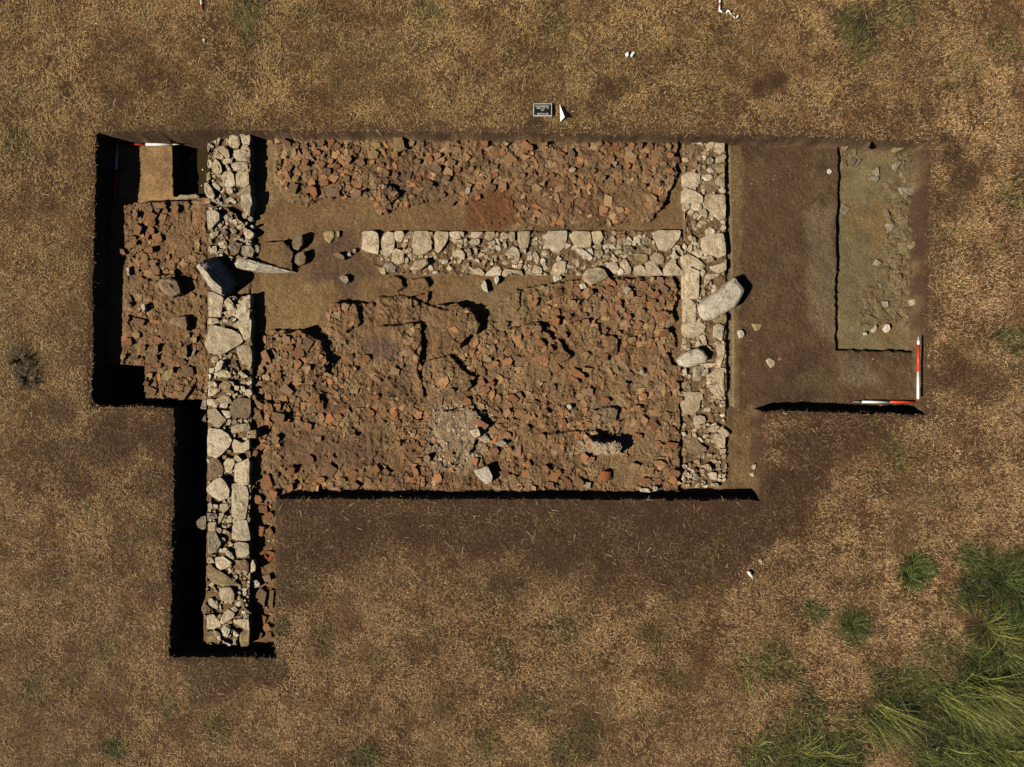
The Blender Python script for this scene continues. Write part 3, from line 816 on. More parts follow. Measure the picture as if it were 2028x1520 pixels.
def build_wall(name, label, stones, zt, z0, cores, rects, nfill, seed, cat="wall"):
    rr = random.Random(seed); allp = [p for _, _, p in stones]; A = np.vstack([np.array(p) for p in allp])
    c0 = P(*A.mean(0), zt); e = empty(name, (c0[0], c0[1], z0), label, cat)
    for k, cpts in enumerate(cores): core(e, cpts, zt - .05, seed + k * 5, .04)
    big = 0
    for code, dh, pts in stones:
        z1 = zt + dh * .8 + rr.uniform(-.012, .012); w = poly_at(pts, z1)
        w = w.mean(0) + (w - w.mean(0)) * 1.075; V, Fc = stone_geo(w, z0 - .02, z1, rr, rough=.02 if code in 'gd' else .014)
        ar = abs(area(w)); nm = "squared_stone" if ar > .045 else "small_stone"
        mesh_obj(nm, V, Fc, M_ROUGH if code in 'gdy' else M_STONE, e, False, tone_of(code, rr))
    # pebbles and chips packed in the joints
    n = 0; tries = 0; placed = []
    while n < nfill and tries < 4000:
        tries += 1; r = rr.choice(rects); px = rr.uniform(r[0], r[2]); py = rr.uniform(r[1], r[3]); rad = rr.uniform(2.5, 8.0)
        pt = (np.array([px]), np.array([py])); clear = True
        for p in allp:
            if sdf(pt[0], pt[1], np.array(p))[0] > -rad * .7: clear = False; break
        if not clear or any((px - a) ** 2 + (py - b_) ** 2 < (rad + c_) ** 2 * .8 for a, b_, c_ in placed): continue
        placed.append((px, py, rad)); k = rr.randrange(5, 8); a0 = rr.random() * 6.28; asp = rr.uniform(.65, 1)
        pts = []
        for i in range(k):
            a = 2 * math.pi * i / k; q = rad * rr.uniform(.75, 1.15); u, v = q * math.cos(a), q * math.sin(a) * asp
            pts.append((px + u * math.cos(a0) - v * math.sin(a0), py + u * math.sin(a0) + v * math.cos(a0)))
        z1 = zt - rr.uniform(.01, .07); w = poly_at(pts, z1)
        V, Fc = stone_geo(w, z0, z1, rr, (rr.uniform(-.3, .3), rr.uniform(-.3, .3)), .006, .012, .86)
        mesh_obj("packing_chip", V, Fc, M_STONE if rr.random() < .65 else M_ROUGH, e, False, tone_of(rr.choice('lllwgdy'), rr)); n += 1
    return e

build_wall("stone_wall", "short pale rubble stone wall stub standing beside the flooded corner pit", WEST_N, -.125, -.52,
           [[(413, 282), (455, 270), (497, 268), (497, 395), (493, 428), (470, 410), (445, 405), (412, 398)]], [(412, 285, 470, 400)], 22, 1)
build_wall("stone_wall", "long limestone wall running down the narrow trench beside the deep shadowed cut", WEST_S, -.165, -.84,
           [[(412, 585), (497, 588), (500, 700), (497, 900), (494, 1276), (412, 1276), (402, 1240), (410, 1190), (411, 900)]], [(414, 590, 494, 1270)], 40, 2)
build_wall("stone_wall", "cross wall of squared limestone blocks facing both brick-strewn rooms", CROSS, -.285, -.42,
           [[(716, 462), (1352, 458), (1352, 546), (870, 546), (760, 540), (752, 500), (718, 498)]], [(800, 462, 1345, 540)], 45, 3)
build_wall("stone_wall", "limestone wall between the tile-strewn rooms and the bare brown yard", EAST, -.285, -.42,
           [[(1354, 272), (1437, 278), (1438, 960), (1352, 968), (1350, 600), (1354, 400)]], [(1356, 280, 1434, 965)], 45, 4)
build_wall("collapsed_wall", "broken gap of scattered wall stones below the short wall stub", GAP, -.21, -.42,
           [[(415, 412), (450, 410), (480, 440), (500, 470), (505, 505), (470, 520), (425, 505), (412, 470)]], [(415, 420, 500, 515)], 14, 5, "ruined wall")

# ------------------------------------------------------------------ loose stones (each a thing of its own)
def loose(name, pts, label, cat, code='l', rise=.12, tilt=(0, 0), shift=(0, 0), top=.9, mtl=None, rough=.014, bevel=.03, base=None, group=None, sunk=.04, seed=0):
    rr = random.Random(hash(label) % 9999 if False else seed + int(pts[0][0] * 7 + pts[0][1] * 13))
    cx, cy = np.mean(np.array(pts), 0); zb = base if base is not None else PF(cx, cy)[2]
    z1 = zb + rise; w = poly_at(pts, z1)
    V, Fc = stone_geo(w, zb - sunk, z1, rr, tilt, rough, bevel, top, shift)
    o = mesh_obj(name, V, Fc, mtl or M_STONE, None, False, tone_of(code, rr)); return props(o, label, cat, group)

# tall leaning boulder: sunlit flank, steep shaded face
def ridge_boulder():
    """wedge-shaped block: gentle bright flank, sharp crest, steep far face"""
    foot = poly_at(crop(390, 420, 7.511, "0 840 50 780 140 690 210 650 320 630 430 690 520 800 575 880 560 1000 500 1130 455 1220 400 1275 310 1238 210 1192 130 1065 60 950"), -.15)
    A, B = (np.array(P(390 + u / 7.511, 420 + v / 7.511, .02)) for u, v in ((75, 800), (450, 1205)))
    d = (B - A) / np.linalg.norm(B - A); nrm = np.array([-d[1], d[0]]); nrm = nrm if nrm[0] > 0 else -nrm
    lo, hi = foot.min(0) - .02, foot.max(0) + .02; st = .0125
    gx, gy = np.meshgrid(np.arange(lo[0], hi[0], st), np.arange(lo[1], hi[1], st))
    sx = (gx - A[0]) * nrm[0] + (gy - A[1]) * nrm[1]; al = (gx - A[0]) * d[0] + (gy - A[1]) * d[1]
    wig = fbm(gx, gy, 9, 3, 41) * .03; sx = sx + wig; top = .12 + fbm(al, al * 0, 4, 2, 42) * .03 - .1 * ss(.38, .6, al)
    q = np.clip(sx / .10, 0, 1) * ss(.45, .1, al) * .10                 # ledge of broken rock below the crest
    h = np.where(sx < 0, top + sx * 1.0, top - q * .75 - np.maximum(sx - q, 0) * 2.3) + fbm(gx, gy, 14, 3, 43) * .018
    ed = sdf(gx, gy, foot); h = np.minimum(h, -.34 + ed * 5.5); ok = ed > -.005; h = np.maximum(h, -.42)
    id_ = -np.ones(gx.shape, int); id_[ok] = np.arange(ok.sum()); qd = np.stack([id_[:-1, :-1], id_[:-1, 1:], id_[1:, 1:], id_[1:, :-1]], -1).reshape(-1, 4); qd = qd[(qd >= 0).all(1)]
    o = mesh_obj("boulder", np.stack([gx[ok], gy[ok], h[ok]], -1), qd.tolist(), M_ROUGH, None, False, (.60, .52, .40))
    props(o, "tall leaning boulder with a bright flank and black shaded face, over the wall end", "boulder")
ridge_boulder()
loose("boulder", crop(1280, 530, 5.0675, "545 380 600 310 760 210 895 95 930 150 990 230 960 290 905 390 800 450 690 510 620 515 570 470"),
      "huge pale oblong boulder lying across the outer edge of the yard-side wall", "boulder", 'w', .22, (.05, .03), (0, 0), .84, None, .012, .05, -.33)
loose("boulder", crop(1280, 530, 5.0675, "335 920 400 850 520 810 580 840 620 900 600 950 500 980 420 1000 350 980"),
      "rounded cream boulder lying on the wall top below the huge oblong boulder", "boulder", 'w', .17, (.02, .02), (0, 0), .84, None, .012, .04, -.31)
loose("boulder", crop(980, 420, 5.0675, "890 620 940 560 1040 545 1110 570 1150 650 1060 700 960 730 900 690"),
      "soil-topped grey-white boulder lying against the lower face of the cross wall", "boulder", 'l', .13, (.1, -.1), (0, 0), .86, M_ROUGH, .014, .04, -.33)
loose("stone_slab", crop(390, 420, 7.511, "550 760 600 690 700 690 900 735 1100 790 1250 840 1460 890 1300 895 1000 890 700 855 570 830"),
      "long narrow tapering white slab beside the tall leaning boulder", "stone slab", 'w', .07, (-.05, -.12), (0, 0), .9, M_ROUGH, .016, .03, -.31)
loose("flat_stone", crop(500, 600, 3.8, "1665 1265 1770 1225 1810 1310 1800 1350 1760 1370 1700 1320"),
      "cream flat stone standing by the bottom edge of the large room", "stone", 'w', .13, (.1, 0), (0, 0), .95, None, .008, .015)
loose("tufa_block", crop(860, 440, 8.112, "750 1030 800 920 830 960 870 1130 800 1100"), "leaning white triangular slab just under the cross wall", "stone slab", 'w', .08, (.3, 0))
loose("stone", crop(860, 440, 8.112, "970 880 1030 870 1045 930 1000 1010 970 950"), "white upright stone tight under the cross wall, right of the triangular slab", "stone", 'w', .10)
loose("stone", crop(980, 420, 5.0675, "850 730 900 715 930 760 860 775"), "small white stone at the foot of the soil-topped boulder", "stone", 'w', .05)
loose("stone", crop(600, 420, 5.0675, "1100 540 1120 490 1240 470 1260 520 1180 580 1090 580 1060 560"), "oblong dirty white stone lying loose on the cross wall's broken end", "stone", 'l', .12, (.1, .1), (0, 0), .85, None, .012, .03, -.33)
loose("stone", crop(600, 420, 5.0675, "365 650 400 630 450 650 460 700 430 720 380 690"), "lone grey stone lying on bare earth left of the cross wall end", "stone", 'g', .09)
loose("stone", crop(600, 420, 5.0675, "200 210 240 185 310 190 320 250 270 320 220 280"), "flat yellowish block set in earth beyond the cross wall end", "stone", 'y', .02)
loose("stone", crop(600, 420, 5.0675, "335 195 360 190 365 250 345 260"), "small white stone right beside the flat yellowish block", "stone", 'w', .05)
loose("stone", crop(600, 420, 5.0675, "500 370 535 375 530 410 500 410"), "upper of two small pale stones left of the cross wall end", "stone", 'w', .05)
loose("stone", crop(600, 420, 5.0675, "440 420 470 400 485 440 450 445"), "lower of two small pale stones left of the cross wall end", "stone", 'w', .05)
loose("stone", crop(600, 420, 5.0675, "290 420 350 405 410 440 420 480 380 470 310 440"), "dark flat stone with a deep hollow beside it, left of the cross wall", "stone", 'd', .10, (.2, .2), (0, 0), .9, M_ROUGH)
loose("stone", crop(390, 420, 7.511, "1460 640 1520 600 1590 590 1620 680 1600 760 1500 800 1440 740"), "dark stone in a black hollow at the slab's pointed end", "stone", 'd', .13, (.2, .2), (0, 0), .85, M_ROUGH)
loose("stone", crop(390, 420, 7.511, "1400 440 1500 330 1570 360 1570 480 1500 560 1420 540"), "upright brown stone casting a tall shadow above the slab's pointed end", "stone", 'd', .16, (.2, .2), (0, 0), .8, M_ROUGH)
loose("stone", crop(1280, 530, 5.0675, "920 640 950 625 980 650 985 685 960 712 935 705"), "small round white stone on the yard beside the huge oblong boulder", "stone", 'w', .07)
loose("stone", crop(1280, 530, 5.0675, "1050 560 1165 570 1140 625 1095 640"), "flat triangular buff stone pressed into the yard", "stone", 'y', .02)
loose("stone", crop(1280, 530, 5.0675, "1200 930 1240 905 1300 940 1290 990 1250 1010 1220 970"), "flat pale stone embedded in the middle of the yard", "stone", 'l', .025)
loose("stone", crop(1280, 530, 5.0675, "1325 915 1350 895 1370 930 1330 932"), "small brown stone touching the flat pale stone in the yard", "stone", 'o', .03)
loose("stone", crop(1280, 250, 5.0675, "1820 440 1840 425 1870 455 1850 480 1825 470"), "white pebble on the yard near the upper end of the sunken silt pit", "pebble", 'w', .03)
loose("stone", crop(1330, 820, 8.94, "1390 1060 1440 1030 1480 1060 1460 1120 1420 1110"), "pale stone low in the outer corner strip of the yard", "stone", 'l', .04)
loose("stone", crop(1330, 820, 8.94, "1430 960 1460 900 1500 890 1500 950 1460 990"), "pale stone just above another in the outer corner strip", "stone", 'l', .03)
loose("stone", crop(160, 500, 5.0675, "755 310 800 260 900 255 960 290 1000 400 900 450 800 390"), "large soil-coloured rock in the middle of the tile-covered side platform", "rock", 'd', .10, (.1, .05), (0, 0), .75, M_CORE, .035)
loose("stone", crop(160, 500, 5.0675, "860 700 920 650 1050 640 1080 740 1070 790 1000 760"), "flat grey-brown rock beside a black hollow on the side platform", "rock", 'd', .11, (.15, .05), (0, 0), .9, M_CORE, .03)
loose("stone", crop(160, 500, 5.0675, "600 560 610 520 640 515 650 580 625 595"), "small bright white stone with a large shadow on the side platform", "stone", 'w', .13)
loose("stone", crop(160, 500, 5.0675, "450 150 490 145 490 230 470 235"), "small white stone right at the side platform's shadowed edge", "stone", 'w', .08)
loose("stone", crop(160, 500, 5.0675, "1000 970 1060 920 1070 1010 1060 1055 1020 1030"), "brown stone beside the long wall on the side platform", "stone", 'd', .1, (0, 0), (0, 0), .85, M_ROUGH)
loose("stone", crop(160, 230, 5.0675, "960 825 985 790 1070 797 1160 780 1190 815 1070 830"), "curved pale stone lip at the foot of the flooded pit", "stone", 'l', .13, (0, 0), (0, 0), .9, None, .012, .02, -.55)
loose("stone", crop(300, 1020, 5.0675, "1020 660 1050 650 1090 690 1085 725 1030 735"), "small grey-white stone on tiles at the narrow trench end", "stone", 'w', .09)
loose("stone", crop(300, 760, 5.0675, "980 470 1050 465 1052 550 985 545"), "squared yellow block touching the long wall's room side", "stone", 'y', .16, (0, 0), (0, 0), .96)
loose("stone", crop(1200, 780, 5.0675, "340 950 430 945 455 995 345 985"), "white stone at the bottom edge of the large room, near its corner", "stone", 'w', .06)
loose("stone", crop(1200, 780, 5.0675, "475 930 520 930 525 975 485 978"), "round white stone at the bottom room edge, beside a flat white one", "stone", 'w', .08)
loose("stone", crop(1200, 780, 5.0675, "765 390 795 380 805 420 780 430"), "small white stone standing at the wall's room-side foot near its end", "stone", 'w', .07)
loose("stone", (lambda q: q)(crop(900, 600, 3.8, "845 775 870 760 890 790 865 810")), "white lump beside a dark hole in the middle of the large room", "stone", 'w', .09)
loose("stone", crop(900, 600, 3.8, "110 960 180 940 200 1000 150 1020"), "whitish mortar lump by the pale mortar patch", "stone", 'l', .06)
loose("stone", crop(900, 600, 3.8, "170 1020 240 990 280 1040 230 1060"), "second whitish mortar lump, lower right of its twin", "stone", 'l', .07)
loose("stone", crop(900, 600, 3.8, "300 1060 360 1030 400 1060 360 1090"), "greyish mortar lump furthest right of three near the pale patch", "stone", 'g', .06)
for k, (q, lb) in enumerate((("650 690 720 740 840 590 860 860 700 870 650 790", 0), ("1000 720 1110 590 1220 575 1285 620 1240 700 1110 900 1030 910 1000 820", 1))):
    pts = crop(1220, 85, 33.78, "640 690 780 590 830 600 850 870 740 900 680 830" if k == 0 else q)
    loose("white_stone", pts, ("smaller" if k == 0 else "larger, rounder") + " of two bright white stones lying on the upper lawn", "stone", 'w', .045, mtl=M_PAPER, group="two white stones on the lawn", sunk=.0)
loose("white_stone", [(399, 78), (404, 75), (407, 79), (403, 84)], "tiny pale stone on the upper lawn near the ranging rod", "stone", 'w', .03)
loose("white_stone", [(1502, 1109), (1508, 1107), (1511, 1114), (1506, 1117)], "small grey stone in dry grass above the paper scrap", "stone", 'l', .03)

EP = [("340 270 400 190 420 250 380 300", 0, 'd'), ("545 280 600 210 640 210 600 290", 0, 'd'), ("410 330 480 290 490 350 430 380", 0, 'd'), ("415 455 440 390 500 370 460 450", 0, 'd'), ("470 450 520 380 540 390 500 440", 0, 'd'),
      ("855 290 870 260 960 245 970 280 890 310", 0, 'y'), ("965 370 1000 340 1055 360 1030 410", 0, 'd'), ("855 430 880 400 940 405 890 500 860 480", 0, 'g'), ("920 520 960 490 1030 500 1020 540 940 575", 0, 'd'), ("645 510 700 460 720 530 700 560", 0, 'g'),
      ("600 580 640 545 720 570 690 610", 0, 'g'), ("910 665 1000 660 1070 650 1060 740 950 740", 0, 'g'), ("765 945 800 900 825 960", 0, 'g'), ("770 1090 785 1020 870 1035 860 1100 790 1130", 0, 'g'), ("900 1000 1000 970 1010 1060 960 1090", 0, 'd'),
      ("860 840 930 800 1000 850 930 870", 0, 'd'), ("870 1340 940 1345 940 1440 880 1450", 0, 'd'), ("650 1440 690 1385 740 1420 720 1460", 0, 'g'), ("1010 1240 1060 1200 1100 1230 1050 1280", 0, 'y'), ("730 1490 780 1460 830 1475 800 1520", 0, 'd'),
      ("645 580 690 520 700 560 665 605", 1, 'w'), ("765 570 790 515 820 520 830 570 795 605", 1, 'w'), ("570 600 590 600 600 630 575 630", 1, 'w'), ("570 330 600 300 620 340 590 370", 1, 'd'), ("750 290 800 285 810 350 770 340", 1, 'g'),
      ("1040 270 1085 260 1100 320 1050 330", 1, 'l'), ("700 110 760 90 740 150", 1, 'g'), ("880 30 940 10 950 60 900 80", 1, 'd'), ("600 420 700 470 690 490 610 440", 1, 'd'), ("860 180 950 160 940 230 880 210", 1, 'd'), ("350 830 430 870 380 940 320 900", 0, 'g')]
ORD = ["first", "second", "third", "fourth", "fifth", "sixth", "seventh", "eighth", "ninth", "tenth", "eleventh", "twelfth", "thirteenth", "fourteenth", "fifteenth", "sixteenth", "seventeenth", "eighteenth", "nineteenth", "twentieth"]
ep = [(crop(1600, 240 if not f else 540, 5.0675, q), cd_) for q, f, cd_ in EP]
CN = {'d': 'brown', 'y': 'yellow-brown', 'g': 'grey', 'w': 'white', 'l': 'pale'}
for code in CN:
    grp = sorted([e for e in ep if e[1] == code], key=lambda e: np.mean([p[1] for p in e[0]]))
    for i, (pts, _) in enumerate(grp):
        lb = "%s of the %s stones in the sunken silt pit, counted from the top" % (ORD[i], CN[code])
        loose("pit_stone", pts, lb, "stone", code, .035 if code in 'dgy' else .07, (R.uniform(-.15, .15), R.uniform(-.15, .15)), (0, 0), .92, M_ROUGH if code in 'dgy' else None, .008, .012, None, "stones half sunk in the silt pit", .05)

# ------------------------------------------------------------------ broken roof tiles
CT = {'o': [(.36, .148, .064), (.40, .17, .076), (.31, .132, .06), (.35, .165, .082)], 'b': [(.40, .26, .115), (.44, .30, .14), (.37, .235, .105)],
      'd': [(.25, .155, .085), (.28, .165, .09), (.22, .13, .075)], 'p': [(.37, .215, .14), (.33, .20, .135)], 'r': [(.42, .125, .045)],
      'w': [(.50, .43, .33)], 'g': [(.29, .23, .18)], 'f': [(.48, .41, .20)]}
TW = {'o': 'orange', 'b': 'buff', 'd': 'earth-brown', 'p': 'pinkish', 'r': 'bright red', 'w': 'whitish', 'g': 'grey', 'f': 'pale yellow'}
SHARDS = [((500, 250, 4.054), """1180 150 105 130 8 b|975 235 100 85 25 b|338 230 45 95 8 b|450 240 55 120 -35 p|525 215 80 50 25 o|1425 272 60 50 0 o|1490 245 55 70 20 p|350 430 65 60 10 b|495 530 60 120 -15 o|650 540 110 80 10 p|850 555 90 60 -15 p|700 505 60 55 20 p
|560 315 60 55 30 o|430 300 60 60 10 o|745 160 40 40 0 o|1000 165 70 60 20 b|330 510 80 90 30 d|380 490 40 40 0 o|880 300 70 60 20 d|1360 155 60 50 10 d|1490 350 70 60 10 d|1330 290 60 40 20 d|1730 520 45 55 30 w|1600 300 60 50 0 d|1945 335 60 60 10 b|1870 140 60 60 20 o|1700 440 40 40 0 w|1810 580 50 60 0 o|1150 230 70 50 0 o
|270 80 100 40 0 d|75 70 50 30 0 b|150 75 60 30 20 b|580 65 50 30 0 w|560 150 60 40 -20 d|1040 320 60 50 30 d|300 350 70 60 0 d|450 610 30 40 0 d|500 430 30 30 0 b|620 370 50 40 0 d|90 485 35 35 20 o|215 195 30 35 0 o|210 315 30 35 0 d|1285 80 60 40 0 b|690 330 60 50 30 o|780 270 50 60 10 d|640 80 60 50 0 o|1260 400 50 60 20 d|1340 430 50 60 20 o|1520 560 70 50 0 d|1610 620 60 40 0 d|1420 470 70 60 30 d|1080 380 70 50 0 d|1150 400 60 60 0 d|590 460 60 50 0 o|760 430 50 60 0 d|1560 430 60 60 20 d|1650 360 60 40 0 o|1760 350 50 50 0 d|1840 430 60 50 20 d|1930 500 60 60 0 d|420 170 60 50 0 d|690 170 50 60 10 d|840 190 60 50 0 d"""),
 ((960, 160, 7.243), """300 785 90 80 0 b|160 1245 80 110 10 b|590 1230 60 100 30 b|750 1105 60 80 -15 b|740 880 60 80 0 o|870 880 80 70 0 o|650 980 90 110 0 o|1240 1050 130 120 40 p|1440 890 100 80 0 o|1630 930 110 80 0 b|1860 1205 80 80 0 w|1100 1200 60 80 0 o|1260 1290 100 80 0 w|1270 1410 90 80 0 b|960 1370 90 90 0 o|860 1020 50 80 0 d|1350 1060 70 60 0 o|1900 970 90 70 0 o|1930 1460 80 70 0 o|640 1350 40 90 -30 d|550 1380 80 80 0 p|150 1360 80 90 0 o|1140 880 24 170 -35 o|1080 1040 140 40 20 o|1300 745 90 24 10 b|1570 870 60 60 0 o|30 910 70 80 0 o|1500 780 60 60 0 d|1080 750 110 40 -10 o|1700 1400 80 70 0 d|1560 1300 80 70 0 d|1230 830 70 60 20 d|430 1200 30 90 -30 b"""),
 ((1180, 260, 6), """40 60 70 60 10 d|130 90 80 70 0 o|230 60 60 80 20 o|320 110 70 60 0 d|420 70 80 60 0 o|520 120 70 70 0 d|640 60 70 60 10 o|760 90 60 60 0 o|860 150 70 80 0 b|900 60 60 60 0 o|780 230 70 60 0 d|640 200 80 70 20 d|560 300 80 60 0 o|420 220 70 70 0 p|300 260 60 60 0 d|180 220 70 80 0 o|80 250 60 60 0 d|880 300 90 70 15 o|800 400 80 60 10 b|700 420 90 80 0 d|620 500 70 70 0 o|500 470 80 60 0 d|380 420 70 60 0 o|260 450 80 80 0 d|140 430 70 60 0 d|880 480 60 70 0 o|800 560 70 60 0 d|900 620 60 60 0 o|740 640 80 60 0 d|660 760 60 60 0 w|700 860 70 60 0 o|560 660 70 60 0 o|440 620 60 60 0 d|320 640 60 60 0 o|640 920 60 60 0 o|560 840 60 50 0 d"""),
 ((980, 420, 5.0675), """640 810 100 70 -10 o|770 910 90 60 10 b|210 950 110 80 0 b|395 920 60 130 0 o|610 1100 100 110 -30 o|630 1010 50 90 -20 o|820 1120 80 50 -20 o|1250 915 50 60 0 o|1320 790 70 70 0 w|1500 745 90 80 0 o|1650 690 90 80 20 p|1690 770 100 70 30 p|1610 830 90 60 0 o|1340 1060 60 60 30 o|1370 1285 100 60 -20 b|1560 1300 60 60 30 b|1690 1220 80 150 0 o|1210 1100 50 50 0 o|1590 900 60 60 0 o|900 1040 60 50 0 o|910 1440 60 70 30 b|1180 715 100 50 0 o|1060 770 100 40 0 o|1150 770 110 50 0 o|820 790 80 90 0 d|580 905 50 40 0 b|580 1230 30 30 0 w|330 1210 90 80 0 o|110 1130 60 60 0 d|240 1480 150 60 20 p|80 1230 60 60 0 d|170 1240 40 50 0 o|1780 870 30 30 0 w|1110 1460 60 60 0 b|960 810 60 60 0 d|430 1170 90 70 0 d|1700 1020 90 50 10 o|1680 1090 30 120 0 o|1420 880 60 60 20 b|1280 990 60 60 0 b|1040 880 60 50 0 d|740 1060 70 50 0 d|1100 1200 60 60 0 d|1480 1000 60 60 0 d|1450 1120 60 50 20 o|1240 1220 60 50 0 d|1010 1330 60 50 0 o|840 1260 60 50 0 d|700 1240 50 60 0 o|480 1280 70 60 0 o|560 1370 80 40 0 o"""),
 ((500, 600, 3.8), """110 405 90 80 0 o|110 560 60 60 0 f|195 545 65 60 0 o|355 385 90 80 0 o|260 660 90 80 0 p|420 490 60 40 0 b|1075 515 80 65 0 b|860 420 70 60 0 o|930 710 60 50 0 o|520 770 55 70 0 o|895 830 60 60 0 o|970 900 50 60 0 p|200 860 90 80 20 d|265 810 60 90 30 o|260 890 60 60 0 o|420 930 80 70 0 o|500 1025 60 50 0 p|590 1255 100 90 0 d|520 1330 80 50 0 o|300 1260 70 70 0 o|180 1025 70 80 0 b|40 1140 60 50 0 o|115 1350 90 120 0 o|170 1430 60 50 0 o|290 1390 60 70 30 o|40 1480 90 70 20 o|760 1290 80 70 0 o|755 1000 50 30 0 p|930 1250 70 60 0 o|1320 1170 60 60 0 p|1770 425 60 45 0 f|1720 610 60 60 0 o|1620 620 60 60 0 d|1800 605 40 40 0 o|1760 660 60 40 0 o|1620 740 70 50 0 o|1720 910 110 60 30 o|1810 1130 60 50 0 o|780 1370 60 50 0 d|740 410 50 50 0 d|550 440 50 50 0 o|1260 480 50 50 0 o|400 320 90 120 0 d|290 340 60 60 0 o|330 450 40 40 0 b|530 685 30 35 0 w|1500 660 60 40 0 d|680 1330 60 50 0 d|440 1180 50 70 -20 o|880 1340 60 50 0 d|1010 1270 50 50 0 o|600 1160 50 40 0 d|1100 1060 50 40 0 d|1230 1260 50 60 0 o"""),
 ((900, 600, 3.8), """1000 500 90 40 10 b|990 395 60 50 45 b|1130 410 40 70 0 o|1130 740 80 55 0 o|1020 670 80 60 0 p|820 900 60 60 0 o|1135 1300 90 65 5 rc|770 490 70 60 0 o|920 530 140 60 30 o|905 580 100 30 35 o|640 300 90 50 0 o|440 720 100 60 25 o|490 430 120 40 30 p|1370 790 60 45 0 o|1350 1225 80 60 0 b|1660 1280 60 80 0 o|1640 1330 60 70 0 o|1440 1340 110 50 0 o|1535 1340 60 60 0 o|1490 865 30 40 0 w|1405 520 40 40 0 w|1530 1060 80 50 0 o|1640 1070 100 50 10 o|1420 700 60 50 0 o|690 1245 70 50 0 o|380 1280 70 60 0 o|440 1310 50 40 0 b|320 1360 50 50 0 o|300 1120 80 80 0 o|780 1280 60 60 0 o|930 1350 80 80 0 o|720 1370 70 50 0 o|1000 1370 50 60 0 w|550 1210 60 50 0 o|850 1350 50 110 -35 o|1290 1040 30 40 0 b|1500 930 70 60 0 o|1600 700 60 50 0 o|1660 620 60 60 0 o|1480 620 60 50 0 d|1280 620 60 50 0 d|1330 540 60 40 0 d|1600 860 60 50 0 d|1640 960 60 60 0 o|1380 1000 90 40 20 o|1540 1200 90 40 10 b|540 950 60 60 0 d|660 1000 60 40 20 o|740 640 60 50 0 d|680 820 60 50 0 d|520 820 40 50 0 d|1690 730 50 60 0 o"""),
 (CD, """1105 450 75 150 55 rc|1200 420 60 110 50 rc|1190 375 90 40 10 o|1085 150 130 110 0 o|1190 160 80 90 0 o|1170 630 100 80 0 p|1180 268 40 50 0 o|1100 830 140 230 4 d|1120 1030 90 90 0 o|1170 1120 100 90 0 o|1080 1200 80 90 0 d|1190 1210 80 80 0 d|1225 1080 40 40 0 o|1210 830 40 240 2 d"""),
 (CC, """1100 1260 170 90 5 o|1190 1320 60 100 0 o|1080 1160 110 100 30 o|1010 1030 70 90 40 b|1050 700 80 70 0 o|1015 640 50 70 20 o"""),
 (CB, """490 900 90 100 -30 o|565 830 90 80 20 b|635 960 50 70 30 o|770 970 110 60 0 d|875 1240 90 110 35 f|925 1190 50 70 20 b|1080 1200 130 130 30 d|710 1395 110 110 0 d|1050 1430 200 50 0 d|440 1050 50 80 0 b|755 665 50 60 0 o|690 655 50 40 0 o|740 1070 110 70 0 d|1080 840 60 60 0 b|1160 880 50 70 20 b|1000 930 50 60 0 b|890 50 50 60 20 b|930 210 60 50 20 b|705 1235 70 50 20 b|470 670 80 80 0 d|490 530 60 50 0 d|600 700 130 70 20 d|1030 1110 90 70 20 d|780 1130 70 60 0 o|1140 1000 30 90 20 w|560 1060 60 50 0 d|660 1310 60 50 0 o|840 1380 60 40 0 o|500 320 40 40 0 o"""),
 (CA, """715 1010 110 110 30 o|590 1145 90 120 20 o|725 1160 60 80 10 o|785 1230 95 75 0 o|735 1090 60 50 0 o|965 940 80 70 20 o|1185 945 50 30 0 o|700 1350 90 60 -20 o|910 1170 40 40 0 b|990 1230 30 30 0 w|1050 1345 50 50 20 b|440 1370 60 80 0 o|560 1280 60 50 0 o|680 1210 90 40 0 o|1070 900 80 80 0 d|830 900 80 60 0 o|780 960 60 60 0 d|860 960 60 50 20 d|500 1310 40 60 0 o|430 1440 50 50 0 o|560 1000 80 70 0 d""")]
LAND = [("the short wall stub", 455, 340), ("the long wall", 455, 720), ("the long wall's lower half", 455, 1000), ("the narrow trench end", 520, 1270), ("the cross wall's broken end", 740, 490), ("the cross wall", 1040, 500), ("the tall leaning boulder", 430, 545),
        ("the huge oblong boulder", 1430, 590), ("the rounded cream boulder", 1378, 710), ("the soil-topped boulder", 1180, 545), ("the cream standing stone", 960, 940), ("the pale mortar patch", 910, 850), ("the shadowed clod", 1210, 885),
        ("the scorched red earth", 965, 415), ("the black photo board", 1075, 240), ("the flooded pit", 375, 340), ("the large soil-coloured rock", 340, 565), ("the wall corner", 1390, 500), ("the curved shadowed mound", 905, 645), ("the wall's far end", 1395, 940), ("the bare ochre floor", 570, 620), ("the room's top left corner", 520, 275), ("the room's top right corner", 1335, 285), ("the middle of the lower room", 1090, 760)]

